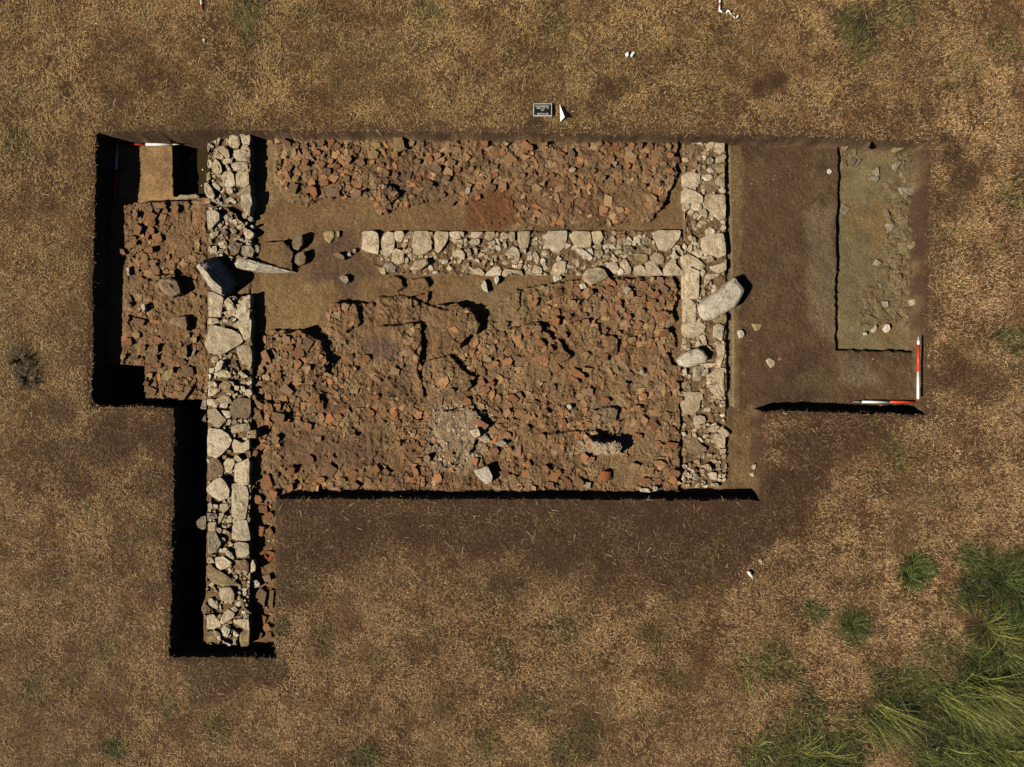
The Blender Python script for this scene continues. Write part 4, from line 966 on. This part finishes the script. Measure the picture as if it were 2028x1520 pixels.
def shard_geo(w, h, curved, thick, rr):
    """an irregular broken plate, or a piece of a curved cover tile"""
    if curved:
        V = []; Fc = []; n, mseg = 9, 5; r = w / 2
        for i in range(mseg):
            y = -h / 2 + h * i / (mseg - 1); e = rr.uniform(-.01, .01)
            for lay in (r, r - thick):
                for k in range(n):
                    a = math.pi * (.06 + .88 * k / (n - 1)); V.append((lay * math.cos(a), y + e * (k % 3 - 1), lay * math.sin(a) * .75))
        st = 2 * n
        for i in range(mseg - 1):
            for k in range(n - 1):
                a = i * st + k; Fc.append((a, a + 1, a + st + 1, a + st)); a += n; Fc.append((a + 1, a, a + st, a + st + 1))
            for k in (0, n - 1): a = i * st + k; Fc.append((a, a + st, a + st + n, a + n))
        for i in (0, mseg - 1):
            for k in range(n - 1): a = i * st + k; Fc.append((a, a + n, a + n + 1, a + 1))
        return np.array(V), Fc
    k = rr.choice((4, 4, 5, 5, 6)); ph = rr.random() * 6.28 if k > 4 else math.pi / 4; pts = []
    for i in range(k):
        a = ph + 2 * math.pi * (i + rr.uniform(-.22, .22)) / k; q = rr.uniform(.92, 1.15) * (1.2 if k == 4 else 1.0)
        pts.append((math.cos(a) * q * w * .5, math.sin(a) * q * h * .5))
    p = []
    for i in range(k):
        a, b_ = np.array(pts[i]), np.array(pts[(i + 1) % k]); m_ = (a + b_) / 2 * rr.uniform(.94, 1.04)
        p += [a, a * .5 + m_ * .5 + np.array([rr.uniform(-.003, .003)] * 2), m_]
    p = np.array(p); n = len(p); e = min(.004, w * .06)
    V = [(x * .98, y * .98, 0) for x, y in p] + [(x, y, thick - e) for x, y in p] + [(x * .955, y * .955, thick + rr.uniform(-.002, .002)) for x, y in p] + [(0, 0, thick + rr.uniform(-.002, .004))]
    Fc = [tuple(reversed(range(n)))]
    for l in (0, 1):
        for i in range(n): Fc.append((l * n + i, l * n + (i + 1) % n, (l + 1) * n + (i + 1) % n, (l + 1) * n + i))
    for i in range(n): Fc.append((2 * n + i, 2 * n + (i + 1) % n, 3 * n))
    return np.array(V), Fc

rr = random.Random(23); todo = []
for (x0, y0, s), txt in SHARDS:
    for it in txt.replace('\n', '').split('|'):
        v = it.split(); u, q, w, h, a = map(float, v[:5]); todo.append((x0 + u / s, y0 + q / s, w / s, h / s, a, v[5]))
todo.sort(key=lambda e: -e[2] * e[3]); kept = []
for e in todo:
    if all((e[0] - k[0]) ** 2 + (e[1] - k[1]) ** 2 > (.5 * (min(e[2], e[3]) + min(k[2], k[3])) * .75) ** 2 for k in kept): kept.append(e)
todo = kept[:298]; desc = {}
for px, py, w, h, a, code in todo:
    curved = 'c' in code; cc = code[0]
    size = "large" if w * h > 420 else "small" if w * h < 130 else "mid-sized"; el = max(w, h) / max(1, min(w, h))
    shape = "curved cover tile" if curved else ("long tile strip" if el > 2.2 else "tile fragment")
    ln, lx, ly = min(LAND, key=lambda t: (t[1] - px) ** 2 + (t[2] - py) ** 2); dx, dy = px - lx, py - ly
    where = ("right of" if dx > 0 else "left of") if abs(dx) > abs(dy) * 1.2 else ("below" if dy > 0 else "above")
    desc.setdefault((size, TW[cc], shape, where, ln), []).append((px, py, w, h, a, code))
for (size, colr, shape, where, ln), lst in desc.items():
    lst.sort()
    for i, (px, py, w, h, a, code) in enumerate(lst):
        curved = 'c' in code; n = len(lst); lab = "%s %s %s %s %s" % (size, colr, shape, where, ln)
        if n == 2: lab = ("left one" if i == 0 else "right one") + " of two: " + lab
        elif n > 2: lab = ("leftmost" if i == 0 else "rightmost" if i == n - 1 else ORD[i] + " from left") + " among several: " + lab
        while sdf(*[np.array([v]) for v in P(px, py, ZF)], poly_at(TRENCH, 0))[0] < .09: py += 2 if py < 600 else -2
        x, y, z = PF(px, py); k = (H - z) / F; thick = rr.uniform(.018, .03)
        V, Fc = shard_geo(w * k, h * k, curved, thick, rr)
        rot = -math.radians(a if a else rr.uniform(-70, 70))
        edge = min(w, h) < 26 / 5 and max(w, h) > 14
        tl = rr.uniform(.02, .38) if not curved else .08
        if max(w, h) > 24: tl *= .45
        # most fragments are tipped so that their sun-away edge stands proud
        ta = math.radians(rr.gauss(30, 75)); ax = Vector((-math.sin(ta), math.cos(ta), 0))
        Rm = Matrix.Rotation(-tl, 3, ax) @ Matrix.Rotation(rot, 3, 'Z')
        V = np.array([Rm @ Vector(v) for v in V]); lift = rr.uniform(-.004, .014) + (.012 if size == "large" else 0.008)
        zz = max(z, hz(x + .04, y), hz(x, y + .03)); low = V[:, 2].min()
        V = V + np.array([x, y, zz + lift + .35 * (-low) + (.0 if not curved else -.01)])
        cl = rr.choice(CT[code[0]]); q = rr.uniform(.72, 1.0)
        o = mesh_obj("tile_fragment", V, Fc, M_TILE, None, False, tuple(c_ * q for c_ in cl))
        props(o, lab, "roof tile", "broken roof tiles strewn over the excavated floors")

# countless smaller crumbs of tile, mortar and stone: one object
def crumbs():
    V = []; T = []; C = []; base = 0; rr = np.random.default_rng(3)
    def inside(pts, n): 
        p = poly_at(pts, ZF); lo, hi = p.min(0), p.max(0); out = []
        xy = rr.uniform(lo, hi, (n * 3, 2)); d = np.minimum(sdf(xy[:, 0], xy[:, 1], p), sdf(xy[:, 0], xy[:, 1], poly_at(TRENCH, 0)) - .09); return xy[d > .02][:n]
    sets = [(RUB_N, 520, (.04, .12)), (RUB_M, 900, (.036, .115)), (WPLAT, 130, (.035, .10)), ([(500, 420), (1345, 420), (1345, 600), (500, 600)], 160, (.01, .025)), ([(1445, 290), (1815, 290), (1815, 790), (1515, 800), (1500, 970), (1445, 970)], 170, (.006, .016)),
            ([(498, 990), (543, 990), (543, 1275), (498, 1275)], 90, (.02, .05)), ([(1345, 640), (1352, 640), (1352, 960), (1345, 960)], 20, (.02, .03)), ([(855, 800), (970, 795), (985, 870), (930, 930), (860, 920)], 220, (.012, .035)), ([(1140, 866), (1230, 870), (1234, 900), (1150, 898)], 110, (.01, .025))]
    cols = np.array([(.31, .14, .06), (.27, .13, .062), (.29, .16, .08), (.235, .138, .07), (.21, .122, .062), (.19, .108, .055), (.24, .132, .066), (.32, .21, .10), (.26, .145, .07), (.26, .155, .085), (.27, .128, .058)])
    for si, (pts, n, (r0, r1)) in enumerate(sets):
        xy = inside(pts, n); zz = height(xy[:, 0], xy[:, 1]); cl = fbm(xy[:, 0], xy[:, 1], 1.6, 3, 77) - (1.1 * blob(xy[:, 0], xy[:, 1], SMOOTH, .5, 3) if si < 3 else 0)
        for (x, y), z, cn in zip(xy, zz, cl):
            if si < 3 and cn < rr.uniform(-.6, .3): continue
            r = r0 + (r1 - r0) * rr.random() ** 1.3; k = int(rr.integers(3, 6)); k = 4 if k == 3 and rr.random() < .5 else k; th = rr.uniform(.012, .022) if si < 3 else r * rr.uniform(.3, .5); ph = rr.random() * 6.28
            a = ph + 2 * np.pi * (np.arange(k) + rr.uniform(-.28, .28, k)) / k; q = r * rr.uniform(.8, 1.3, k); asp = rr.uniform(.45, 1)
            p = np.stack([np.cos(a) * q, np.sin(a) * q * asp, np.zeros(k)], 1); ro = rr.random() * 6.28
            p[:, :2] = p[:, :2] @ np.array([[np.cos(ro), np.sin(ro)], [-np.sin(ro), np.cos(ro)]])
            tl = rr.uniform(.03, .5) if r < .05 else rr.uniform(.02, .3); ta = np.radians(rr.normal(30, 65)); up = p[:, 0] * np.cos(ta) + p[:, 1] * np.sin(ta)
            top = p.copy(); top[:, 2] = th * .6 + up * np.tan(tl); bot = p * .97; bot[:, 2] = -.4 * th + up * np.tan(tl)
            V.append(np.concatenate([bot, top]) + (x, y, z + (r * .12 * np.tan(tl) - .001 if si < 3 else 0))); tri = []
            for i in range(k):
                j = (i + 1) % k; tri += [(i, j, k + j), (i, k + j, k + i)]
            for i in range(1, k - 1): tri.append((k, k + i, k + i + 1))
            T.append(np.array(tri) + base); base += 2 * k
            if si in (7, 8): cc = np.array((.36, .28, .19)) * rr.uniform(.8, 1.25)
            elif si == 4: cc = np.array([(.42, .34, .24), (.30, .18, .1), (.2, .13, .08)][rr.integers(3)])
            else: cc = cols[rr.integers(len(cols))] * rr.uniform(.8, 1.2)
            C.append(np.tile(cc, (2 * k, 1)))
    o = big_mesh("tile_rubble", np.concatenate(V), np.concatenate(T), None, M_RUB, "tint", np.concatenate(C))
    props(o, "countless small crumbs of broken tile, mortar and stone on the room floors", "rubble", None, "stuff")
crumbs()

# ------------------------------------------------------------------ grass
def blades(xy, z, L, wd, lean, head, col, bend=.5, seed=0):
    """curved tapering blades: 5 points each (quad + tip)"""
    r = np.random.default_rng(seed); n = len(xy); hx, hy = np.cos(head), np.sin(head); px_, py_ = -hy, hx
    cl, sl_ = np.cos(lean), np.sin(lean); l2 = np.maximum(lean - bend, -.15)
    b0 = np.stack([xy[:, 0], xy[:, 1], z], 1); mid = b0 + np.stack([hx * cl, hy * cl, sl_], 1) * (L * .55)[:, None]
    tip = mid + np.stack([hx * np.cos(l2), hy * np.cos(l2), np.sin(l2)], 1) * (L * .45)[:, None]
    side = np.stack([px_, py_, r.uniform(-.4, .4, n)], 1) * (wd / 2)[:, None]
    V = np.stack([b0 - side, b0 + side, mid + side * .8, mid - side * .8, tip], 1).reshape(-1, 3)
    b = np.arange(n)[:, None] * 5
    return V, b + np.array([[0, 1, 2, 3]]), b + np.array([[3, 2, 4]]), np.repeat(col, 5, 0)

def turf():
    r = np.random.default_rng(9); Tp = poly_at(TRENCH, 0); parts = []
    def cand(n, lx=10.6, ly=8.1):
        p = np.stack([r.uniform(-lx, lx, n), r.uniform(-ly, ly, n)], 1); return p
    n = 1250000; p = cand(n); d = sdf(p[:, 0], p[:, 1], Tp); p = p[d < .015]; d = d[d < .015]
    ba = bare_at(p[:, 0], p[:, 1]); gr = blob(p[:, 0], p[:, 1], GREEN, .45, 5)
    cl = fbm(p[:, 0], p[:, 1], 3.5, 3, 101) + .55 * fbm(p[:, 0], p[:, 1], 9, 2, 108); keep = r.random(len(p)) < (1 - .5 * ba) * np.clip(.74 + cl * .75, .3, 1) * (1 - .55 * ss(-.3, -.03, d))
    p, ba, gr = p[keep], ba[keep], gr[keep]; m_ = len(p); z = height(p[:, 0], p[:, 1])
    L = r.uniform(.028, .08, m_) * (1 + .8 * gr); wd = r.uniform(.0028, .006, m_); lean = np.abs(r.normal(.35, .28, m_)) + .35 * gr
    flow = fbm(p[:, 0], p[:, 1], .8, 2, 102) * 5; head = flow + r.normal(0, 1.3, m_)
    pal = np.array([(.46, .276, .122), (.55, .358, .172), (.37, .213, .095), (.22, .118, .05), (.70, .485, .26), (.34, .232, .09), (.46, .25, .118)])
    col = pal[r.integers(0, 7, m_)] * r.uniform(.7, 1.2, (m_, 1))
    ton = ss(-.4, .4, fbm(p[:, 0], p[:, 1], .9, 3, 103))[:, None]; east_ = ss(3, 9, p[:, 0] - .25 * p[:, 1])[:, None]; col = col * (1 + east_ * np.array([.10, .10, .13]))  # paler straw eastwards, also painting in the brighter light on that side
    gold = ss(-2, 6, p[:, 1] * .8 - p[:, 0] * .35)[:, None]; col = col * (1 + gold * np.array([.02, .045, -.10]))
    spot = ss(.02, .4, fbm(p[:, 0], p[:, 1], 2.2, 4, 106))[:, None]; col = col * (.9 + .22 * ton) * (1 - .42 * spot * np.array([.85, 1.0, 1.1]))
    col = col * (1 - .62 * ba)[:, None]
    ol = ss(.0, .5, fbm(p[:, 0], p[:, 1], 1.3, 3, 104)); pick = r.random(m_) < .35 * ol; col[pick] = np.array((.20, .165, .06)) * r.uniform(.7, 1.2, (pick.sum(), 1))
    col = col * (1 - .45 * gr)[:, None]; pick = r.random(m_) < gr * 1.1; col[pick] = np.array([(.085, .10, .026), (.125, .145, .038), (.05, .062, .018), (.19, .19, .06)])[r.integers(0, 4, pick.sum())] * r.uniform(.7, 1.25, (pick.sum(), 1))
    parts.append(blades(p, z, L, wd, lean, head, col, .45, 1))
    # long pale straws lying on top
    n = 3600; p = cand(n); d = sdf(p[:, 0], p[:, 1], Tp); p = p[d < .01]; m_ = len(p); z = height(p[:, 0], p[:, 1]) + .035
    col = np.array([(.55, .42, .26), (.48, .35, .2), (.62, .5, .34)])[r.integers(0, 3, m_)] * r.uniform(.7, 1.15, (m_, 1))
    parts.append(blades(p, z, r.uniform(.06, .17, m_), r.uniform(.003, .006, m_), r.normal(.06, .06, m_), r.uniform(0, 6.28, m_), col, .12, 2))
    off = 0; V = []; Q = []; T = []; C = []
    for v, q, t_, c_ in parts: V.append(v); Q.append(q + off); T.append(t_ + off); C.append(c_); off += len(v)
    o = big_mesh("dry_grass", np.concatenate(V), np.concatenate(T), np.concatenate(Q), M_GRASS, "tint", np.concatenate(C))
    props(o, "short dry straw-coloured grass covering the field around the trenches", "grass", None, "stuff")
turf()

def tuft(name, label, cat, spots, n, L, lean, cols, wd=(.004, .010), dirn=None, seed=0, segs=5, spread=.9, group=None):
    """a clump of long blades growing from the ground, each a tapering curved strip"""
    r = np.random.default_rng(seed); V = []; Q = []; T = []; C = []; off = 0
    for cx, cy, rad, share in spots:
        k = int(n * share); x0, y0 = P(cx, cy); rr_ = rad * H / F
        a = r.uniform(0, 6.28, k); q = rr_ * np.minimum(np.abs(r.normal(0, .62, k)), 1.7); bx, by = x0 + q * np.cos(a), y0 + q * np.sin(a)
        bz = height(bx, by) - .01
        hd = a + r.normal(0, .7, k) if dirn is None else np.where(r.random(k) < spread, r.normal(dirn, .45, k), a)
        Lk = r.uniform(L[0], L[1], k); w = r.uniform(wd[0], wd[1], k); e0 = np.clip(r.normal(lean, .18, k), .15, 1.5); dr = r.uniform(.12, .34, k)
        pts = np.stack([bx, by, bz], 1); ring = []
        tw = r.uniform(0, 6.28, k); sd = np.stack([-np.sin(hd) , np.cos(hd), np.sin(tw) * .5], 1)
        for s_ in range(segs + 1):
            f = 1 - (s_ / segs) ** 1.5; ring.append((pts - sd * (w * f / 2)[:, None], pts + sd * (w * f / 2)[:, None]))
            el = e0 - dr * s_; st = (Lk / segs)[:, None]; pts = pts + np.stack([np.cos(hd) * np.cos(el), np.sin(hd) * np.cos(el), np.sin(el)], 1) * st
        vv = np.stack([x for pr in ring for x in pr], 1).reshape(-1, 3); nv = 2 * (segs + 1); b = np.arange(k)[:, None] * nv + off
        for s_ in range(segs): Q.append(b + np.array([[2 * s_, 2 * s_ + 1, 2 * s_ + 3, 2 * s_ + 2]]))
        col = np.array(cols)[r.integers(0, len(cols), k)] * r.uniform(.4, 1.4, (k, 1)); V.append(vv); C.append(np.repeat(col, nv, 0)); off += len(vv)
    o = big_mesh(name, np.concatenate(V), None, np.concatenate(Q), M_GRASS, "tint", np.concatenate(C))
    return props(o, label, cat, group, 'thing')
GL = [(.17, .19, .034), (.27, .28, .055), (.09, .105, .022), (.34, .33, .085), (.02, .024, .008)]  # last, nearly black tone paints the shaded gaps between blades
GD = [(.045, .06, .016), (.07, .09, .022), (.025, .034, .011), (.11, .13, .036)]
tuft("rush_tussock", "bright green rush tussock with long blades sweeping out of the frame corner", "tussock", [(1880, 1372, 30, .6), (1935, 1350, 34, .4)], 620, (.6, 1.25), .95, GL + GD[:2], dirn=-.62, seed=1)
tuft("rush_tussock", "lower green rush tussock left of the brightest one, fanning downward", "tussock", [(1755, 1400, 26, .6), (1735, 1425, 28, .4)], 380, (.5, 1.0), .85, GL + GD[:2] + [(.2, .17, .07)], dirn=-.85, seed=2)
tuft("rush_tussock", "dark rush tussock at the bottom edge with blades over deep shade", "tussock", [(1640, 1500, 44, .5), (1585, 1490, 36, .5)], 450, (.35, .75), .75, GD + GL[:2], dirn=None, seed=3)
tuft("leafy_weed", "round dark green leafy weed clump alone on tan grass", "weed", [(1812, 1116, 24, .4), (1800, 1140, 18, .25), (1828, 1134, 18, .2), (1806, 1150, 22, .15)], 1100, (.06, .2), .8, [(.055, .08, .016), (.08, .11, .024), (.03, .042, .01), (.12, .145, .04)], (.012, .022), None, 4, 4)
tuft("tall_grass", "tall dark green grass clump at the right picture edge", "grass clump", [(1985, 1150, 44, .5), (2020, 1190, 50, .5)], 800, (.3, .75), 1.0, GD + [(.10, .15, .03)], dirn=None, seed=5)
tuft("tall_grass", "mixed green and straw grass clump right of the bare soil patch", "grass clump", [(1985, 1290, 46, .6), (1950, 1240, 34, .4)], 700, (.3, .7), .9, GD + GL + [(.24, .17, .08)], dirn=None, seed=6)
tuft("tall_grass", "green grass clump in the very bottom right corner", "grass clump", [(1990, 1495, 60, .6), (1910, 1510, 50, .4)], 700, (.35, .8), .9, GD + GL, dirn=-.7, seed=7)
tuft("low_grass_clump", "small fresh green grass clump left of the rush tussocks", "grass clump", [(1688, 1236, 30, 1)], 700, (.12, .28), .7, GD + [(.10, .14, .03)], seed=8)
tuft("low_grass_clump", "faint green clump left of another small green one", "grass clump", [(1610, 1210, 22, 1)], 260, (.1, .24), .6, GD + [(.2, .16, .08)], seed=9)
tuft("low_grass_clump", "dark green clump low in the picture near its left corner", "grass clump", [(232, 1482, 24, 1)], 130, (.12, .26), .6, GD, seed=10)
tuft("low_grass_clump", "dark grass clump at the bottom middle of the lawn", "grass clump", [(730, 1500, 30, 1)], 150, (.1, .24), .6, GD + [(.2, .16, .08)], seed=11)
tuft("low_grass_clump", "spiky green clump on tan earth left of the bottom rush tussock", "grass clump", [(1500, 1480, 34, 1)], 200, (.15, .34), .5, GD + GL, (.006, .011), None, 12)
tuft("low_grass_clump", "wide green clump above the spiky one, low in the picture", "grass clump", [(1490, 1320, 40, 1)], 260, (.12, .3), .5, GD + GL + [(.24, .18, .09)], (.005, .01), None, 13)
tuft("withered_weed", "dark withered weed clump casting black shadow at the left edge", "weed", [(42, 712, 18, .45), (58, 752, 16, .55)], 380, (.14, .3), .8, [(.09, .06, .035), (.14, .10, .06), (.06, .045, .025)], (.008, .016), None, 14, 4)
tuft("withered_weed", "small dark tuft hanging over the narrow trench's lower right rim", "weed", [(556, 1250, 12, .6), (560, 1235, 10, .4)], 160, (.1, .22), .6, [(.20, .14, .06), (.12, .085, .04), (.09, .08, .03)], (.005, .009), None, 15, 4)

# ------------------------------------------------------------------ survey equipment
def cyl(a, b_, r, n=12, r2=None):
    a, b_ = Vector(a), Vector(b_); d = (b_ - a).normalized(); u = d.orthogonal().normalized(); v = d.cross(u); V = []; r2 = r if r2 is None else r2
    for c_, q in ((a, r), (b_, r2)):
        for k in range(n): th = 2 * math.pi * k / n; V.append(tuple(c_ + (u * math.cos(th) + v * math.sin(th)) * q))
    Fc = [(k, (k + 1) % n, n + (k + 1) % n, n + k) for k in range(n)] + [tuple(reversed(range(n))), tuple(range(n, 2 * n))]
    return V, Fc
def rod(label, a, b_, bands, r=.024, tip=True):
    """a ranging rod from butt a to steel point b_; bands: (colour, from, to) as fractions"""
    a, b_ = Vector(a), Vector(b_); e = empty("ranging_rod", a, label, "ranging rod", "red and white ranging rods")
    for colr, f0, f1 in bands:
        V, Fc = cyl(a.lerp(b_, f0), a.lerp(b_, f1), r if colr != 'tip' else r * .6, 12, None if colr != 'tip' else r * .15)
        mesh_obj({'red': 'red_band', 'white': 'white_band', 'tip': 'steel_point'}[colr], V, Fc, {'red': M_RED, 'white': M_WHITE, 'tip': M_STEEL}[colr], e, True)
    return e
def at(px, py, dz, z=None):
    x, y, zz = PF(px, py) if z is None else (*P(px, py, z), z); x, y = P(px, py, zz + dz); return (x, y, zz + dz)
za = max(at(1818, y, .03)[2] for y in range(670, 796, 8))
rod("upright-lying ranging rod at the yard's edge, point towards the silt pit", at(1818, 793, 0, za), at(1819, 665, 0, za), [('red', 0, .02), ('white', .02, .44), ('red', .44, .86), ('white', .86, .93), ('tip', .93, 1.0)])
za = max(at(x, 796, .03)[2] for x in range(1690, 1818, 8))
rod("ranging rod lying flat along the yard's bottom edge", at(1815, 796.5, 0, za), at(1690, 796.5, 0, za), [('red', 0, .43), ('white', .43, .865), ('tip', .865, 1.0)])
rod("sunlit ranging rod bridging the flooded pit along its top edge", at(237, 286.5, 0, -.48), at(358, 286.5, 0, -.48), [('red', 0, .43), ('white', .43, .86), ('tip', .86, 1)])
rod("ranging rod in deep shadow along the corner pit's outer side", at(232.5, 283, 0, -.48), at(227.5, 402, 0, -.48), [('white', 0, .45), ('red', .45, .87), ('tip', .87, 1)])
rod("ranging rod lying half out of the picture at the top left lawn", (*P(397, -60), .08), (*P(401.5, 26), .03), [('white', 0, .3), ('red', .3, .7), ('white', .7, .84), ('red', .84, .95), ('tip', .95, 1)], .016)
rod("ranging rod at the top edge with a paper ribbon at its foot", (*P(1425.5, -60), .08), (*P(1424, 25), .03), [('red', 0, .3), ('white', .3, .81), ('red', .81, .86), ('white', .86, 1)], .016)
# curling ribbon
rp = [(1424, 25.5), (1427, 28), (1432, 28.5), (1437, 29), (1438, 26), (1441, 26), (1445, 30), (1448, 33.5), (1450, 37), (1453, 40), (1456, 38.5), (1460, 34)]
V = []; Fc = []
for i, (a, b_) in enumerate(rp):
    x, y = P(a, b_); q = rp[min(i + 1, len(rp) - 1)]; p0 = rp[max(i - 1, 0)]; t_ = Vector((q[0] - p0[0], -(q[1] - p0[1]), 0)).normalized()
    nrm = Vector((-t_.y, t_.x, 0)); zz = .055 + .02 * math.sin(i * 1.7); w_ = .012
    for s_ in (-1, 1):
        for dz in (0, .002): V.append((x + nrm.x * w_ * s_, y + nrm.y * w_ * s_, zz + dz + s_ * .008 * math.cos(i * 1.3)))
    if i:
        o_ = 4 * (i - 1); p_ = 4 * i
        Fc += [(o_ + 1, o_ + 3, p_ + 3, p_ + 1), (o_, p_, p_ + 2, o_ + 2), (o_, o_ + 1, p_ + 1, p_), (o_ + 2, p_ + 2, p_ + 3, o_ + 3)]
props(mesh_obj("paper_ribbon", V, Fc, M_PAPER), "crumpled white paper ribbon lying on grass by the top rod's foot", "ribbon")
# paper scrap
V = []; Fc = []
for k, (a, b_) in enumerate([(1477, 1131), (1481, 1131), (1484, 1136), (1487, 1139), (1489, 1144), (1488, 1146), (1484, 1141), (1480, 1137)]):
    x, y = P(a, b_); V.append((x, y, .05 + .02 * (k % 3)))
for k in range(8): V.append((V[k][0], V[k][1], V[k][2] - .004))
Fc = [(7, 6, 5, 4, 3, 2, 1, 0)] and [(0, 1, 2, 7), (7, 2, 3, 6), (6, 3, 4, 5), (15, 10, 9, 8), (14, 11, 10, 15), (13, 12, 11, 14)] + [(k, k + 8, (k + 1) % 8 + 8, (k + 1) % 8) for k in range(8)]
props(mesh_obj("paper_scrap", V, Fc, M_PAPER), "small crumpled white paper scrap in brown grass below the yard corner", "litter")

# photo board with writing
bx0, by1 = P(1056.5, 205.8, .06); bx1, by0 = P(1092.8, 230, .06)
board = empty("photo_board", ((bx0 + bx1) / 2, (by0 + by1) / 2, 0), "black photo board with white lettering and pale frame on the lawn", "sign board")
def box(x0, y0, z0, x1, y1, z1):
    V = [(x, y, z) for z in (z0, z1) for x, y in ((x0, y0), (x1, y0), (x1, y1), (x0, y1))]
    return V, [(3, 2, 1, 0), (4, 5, 6, 7), (0, 1, 5, 4), (1, 2, 6, 5), (2, 3, 7, 6), (3, 0, 4, 7)]
V, Fc = box(bx0 + .008, by0 + .008, .03, bx1 - .008, by1 - .008, .060); mesh_obj("panel", V, Fc, M_BLACK, board)
V, Fc = [], []
fw = .010
for q in ((bx0, by0, bx1, by0 + fw), (bx0, by1 - fw, bx1, by1), (bx0, by0 + fw, bx0 + fw, by1 - fw), (bx1 - fw, by0 + fw, bx1, by1 - fw)):
    v, f = box(q[0], q[1], .025, q[2], q[3], .068); Fc += [tuple(i + len(V) for i in ff) for ff in f]; V += v
mesh_obj("frame", V, Fc, M_FRAME, board)
def letters(txt, cx, cy, wid, hei, z, parent):
    cu = bpy.data.curves.new("lettering", 'FONT'); cu.body = txt; cu.align_x = 'CENTER'; cu.align_y = 'CENTER'; cu.extrude = .02; cu.offset = -.004
    o = bpy.data.objects.new("lettering", cu); COL.objects.link(o); dg = bpy.context.evaluated_depsgraph_get(); dg.update()
    me = bpy.data.meshes.new_from_object(o.evaluated_get(dg)); bpy.data.objects.remove(o)
    v = np.array([x.co[:] for x in me.vertices]); lo, hi = v.min(0), v.max(0)
    for x in me.vertices:
        x.co = ((x.co.x - (lo[0] + hi[0]) / 2) * wid / (hi[0] - lo[0]), (x.co.y - (lo[1] + hi[1]) / 2) * hei / (hi[1] - lo[1]), x.co.z * .05)
    me.materials.clear(); me.materials.append(M_WHITE); ob = bpy.data.objects.new("lettering", me); COL.objects.link(ob); ob.parent = parent
    ob.location = Vector((cx, cy, z)) - parent.location
def bp(u, v): return P(1040 + u / 20.28, 190 + v / 20.28, .062)
kx = (H - .06) / F / 20.28
for txt, u, v, wd_, hh_ in (("GLASS BARNOW", 685, 420, 545, 66), ("2022  09  10", 700, 495, 475, 62), ("03Y", 705, 580, 140, 60), ("ABSCHLUSS", 700, 725, 460, 60)):
    q = bp(u, v); letters(txt, q[0], q[1], wd_ * kx, hh_ * kx, .0615, board)

# folded two-colour north arrow
def ap(u, v, z): return (*P(1040 + u / 20.28, 190 + v / 20.28, z), z)
arrow = empty("north_arrow", (*P(1114, 222), 0), "folded north arrow with one white and one black half", "north arrow")
tipp, wl, notch, br = ap(1385, 335, .03), ap(1415, 1040, .03), ap(1590, 865, .075), ap(1855, 880, .03)
for nm, tri, mm in (("white_half", (tipp, wl, notch), M_WHITE), ("black_half", (tipp, notch, br), M_BLACK)):
    up = [Vector(p) for p in tri]; dn = [p - Vector((0, 0, .006)) for p in up]
    mesh_obj(nm, [tuple(p) for p in up + dn], [(0, 1, 2), (5, 4, 3), (0, 3, 4, 1), (1, 4, 5, 2), (2, 5, 3, 0)], mm, arrow)

# small white discs set on the pit water
fl = [(1060, 445), (1048, 508), (1018, 590), (1030, 678), (1002, 660), (1222, 540), (1068, 500), (1040, 715), (1105, 440), (960, 520), (985, 310), (1212, 700)]
for i, (u, v) in enumerate(sorted(fl, key=lambda t: t[1])):
    px, py = 160 + u / 5.0675, 230 + v / 5.0675; rr2 = random.Random(i); k = 6; r0 = rr2.uniform(.008, .016)
    pts = [P(px, py, -.83)] ; V = [(pts[0][0] + r0 * math.cos(6.283 * j / k) * rr2.uniform(.7, 1.2), pts[0][1] + r0 * math.sin(6.283 * j / k) * rr2.uniform(.7, 1.2), z) for z in (-.845, -.828) for j in range(k)]
    Fc = [(j, (j + 1) % k, k + (j + 1) % k, k + j) for j in range(k)] + [tuple(range(k, 2 * k)), tuple(reversed(range(k)))]
    props(mesh_obj("water_fleck", V, Fc, M_PAPER), "tiny white fleck on dark pit water, %s from the top" % ORD[i], "fleck", "white flecks on the pit water")
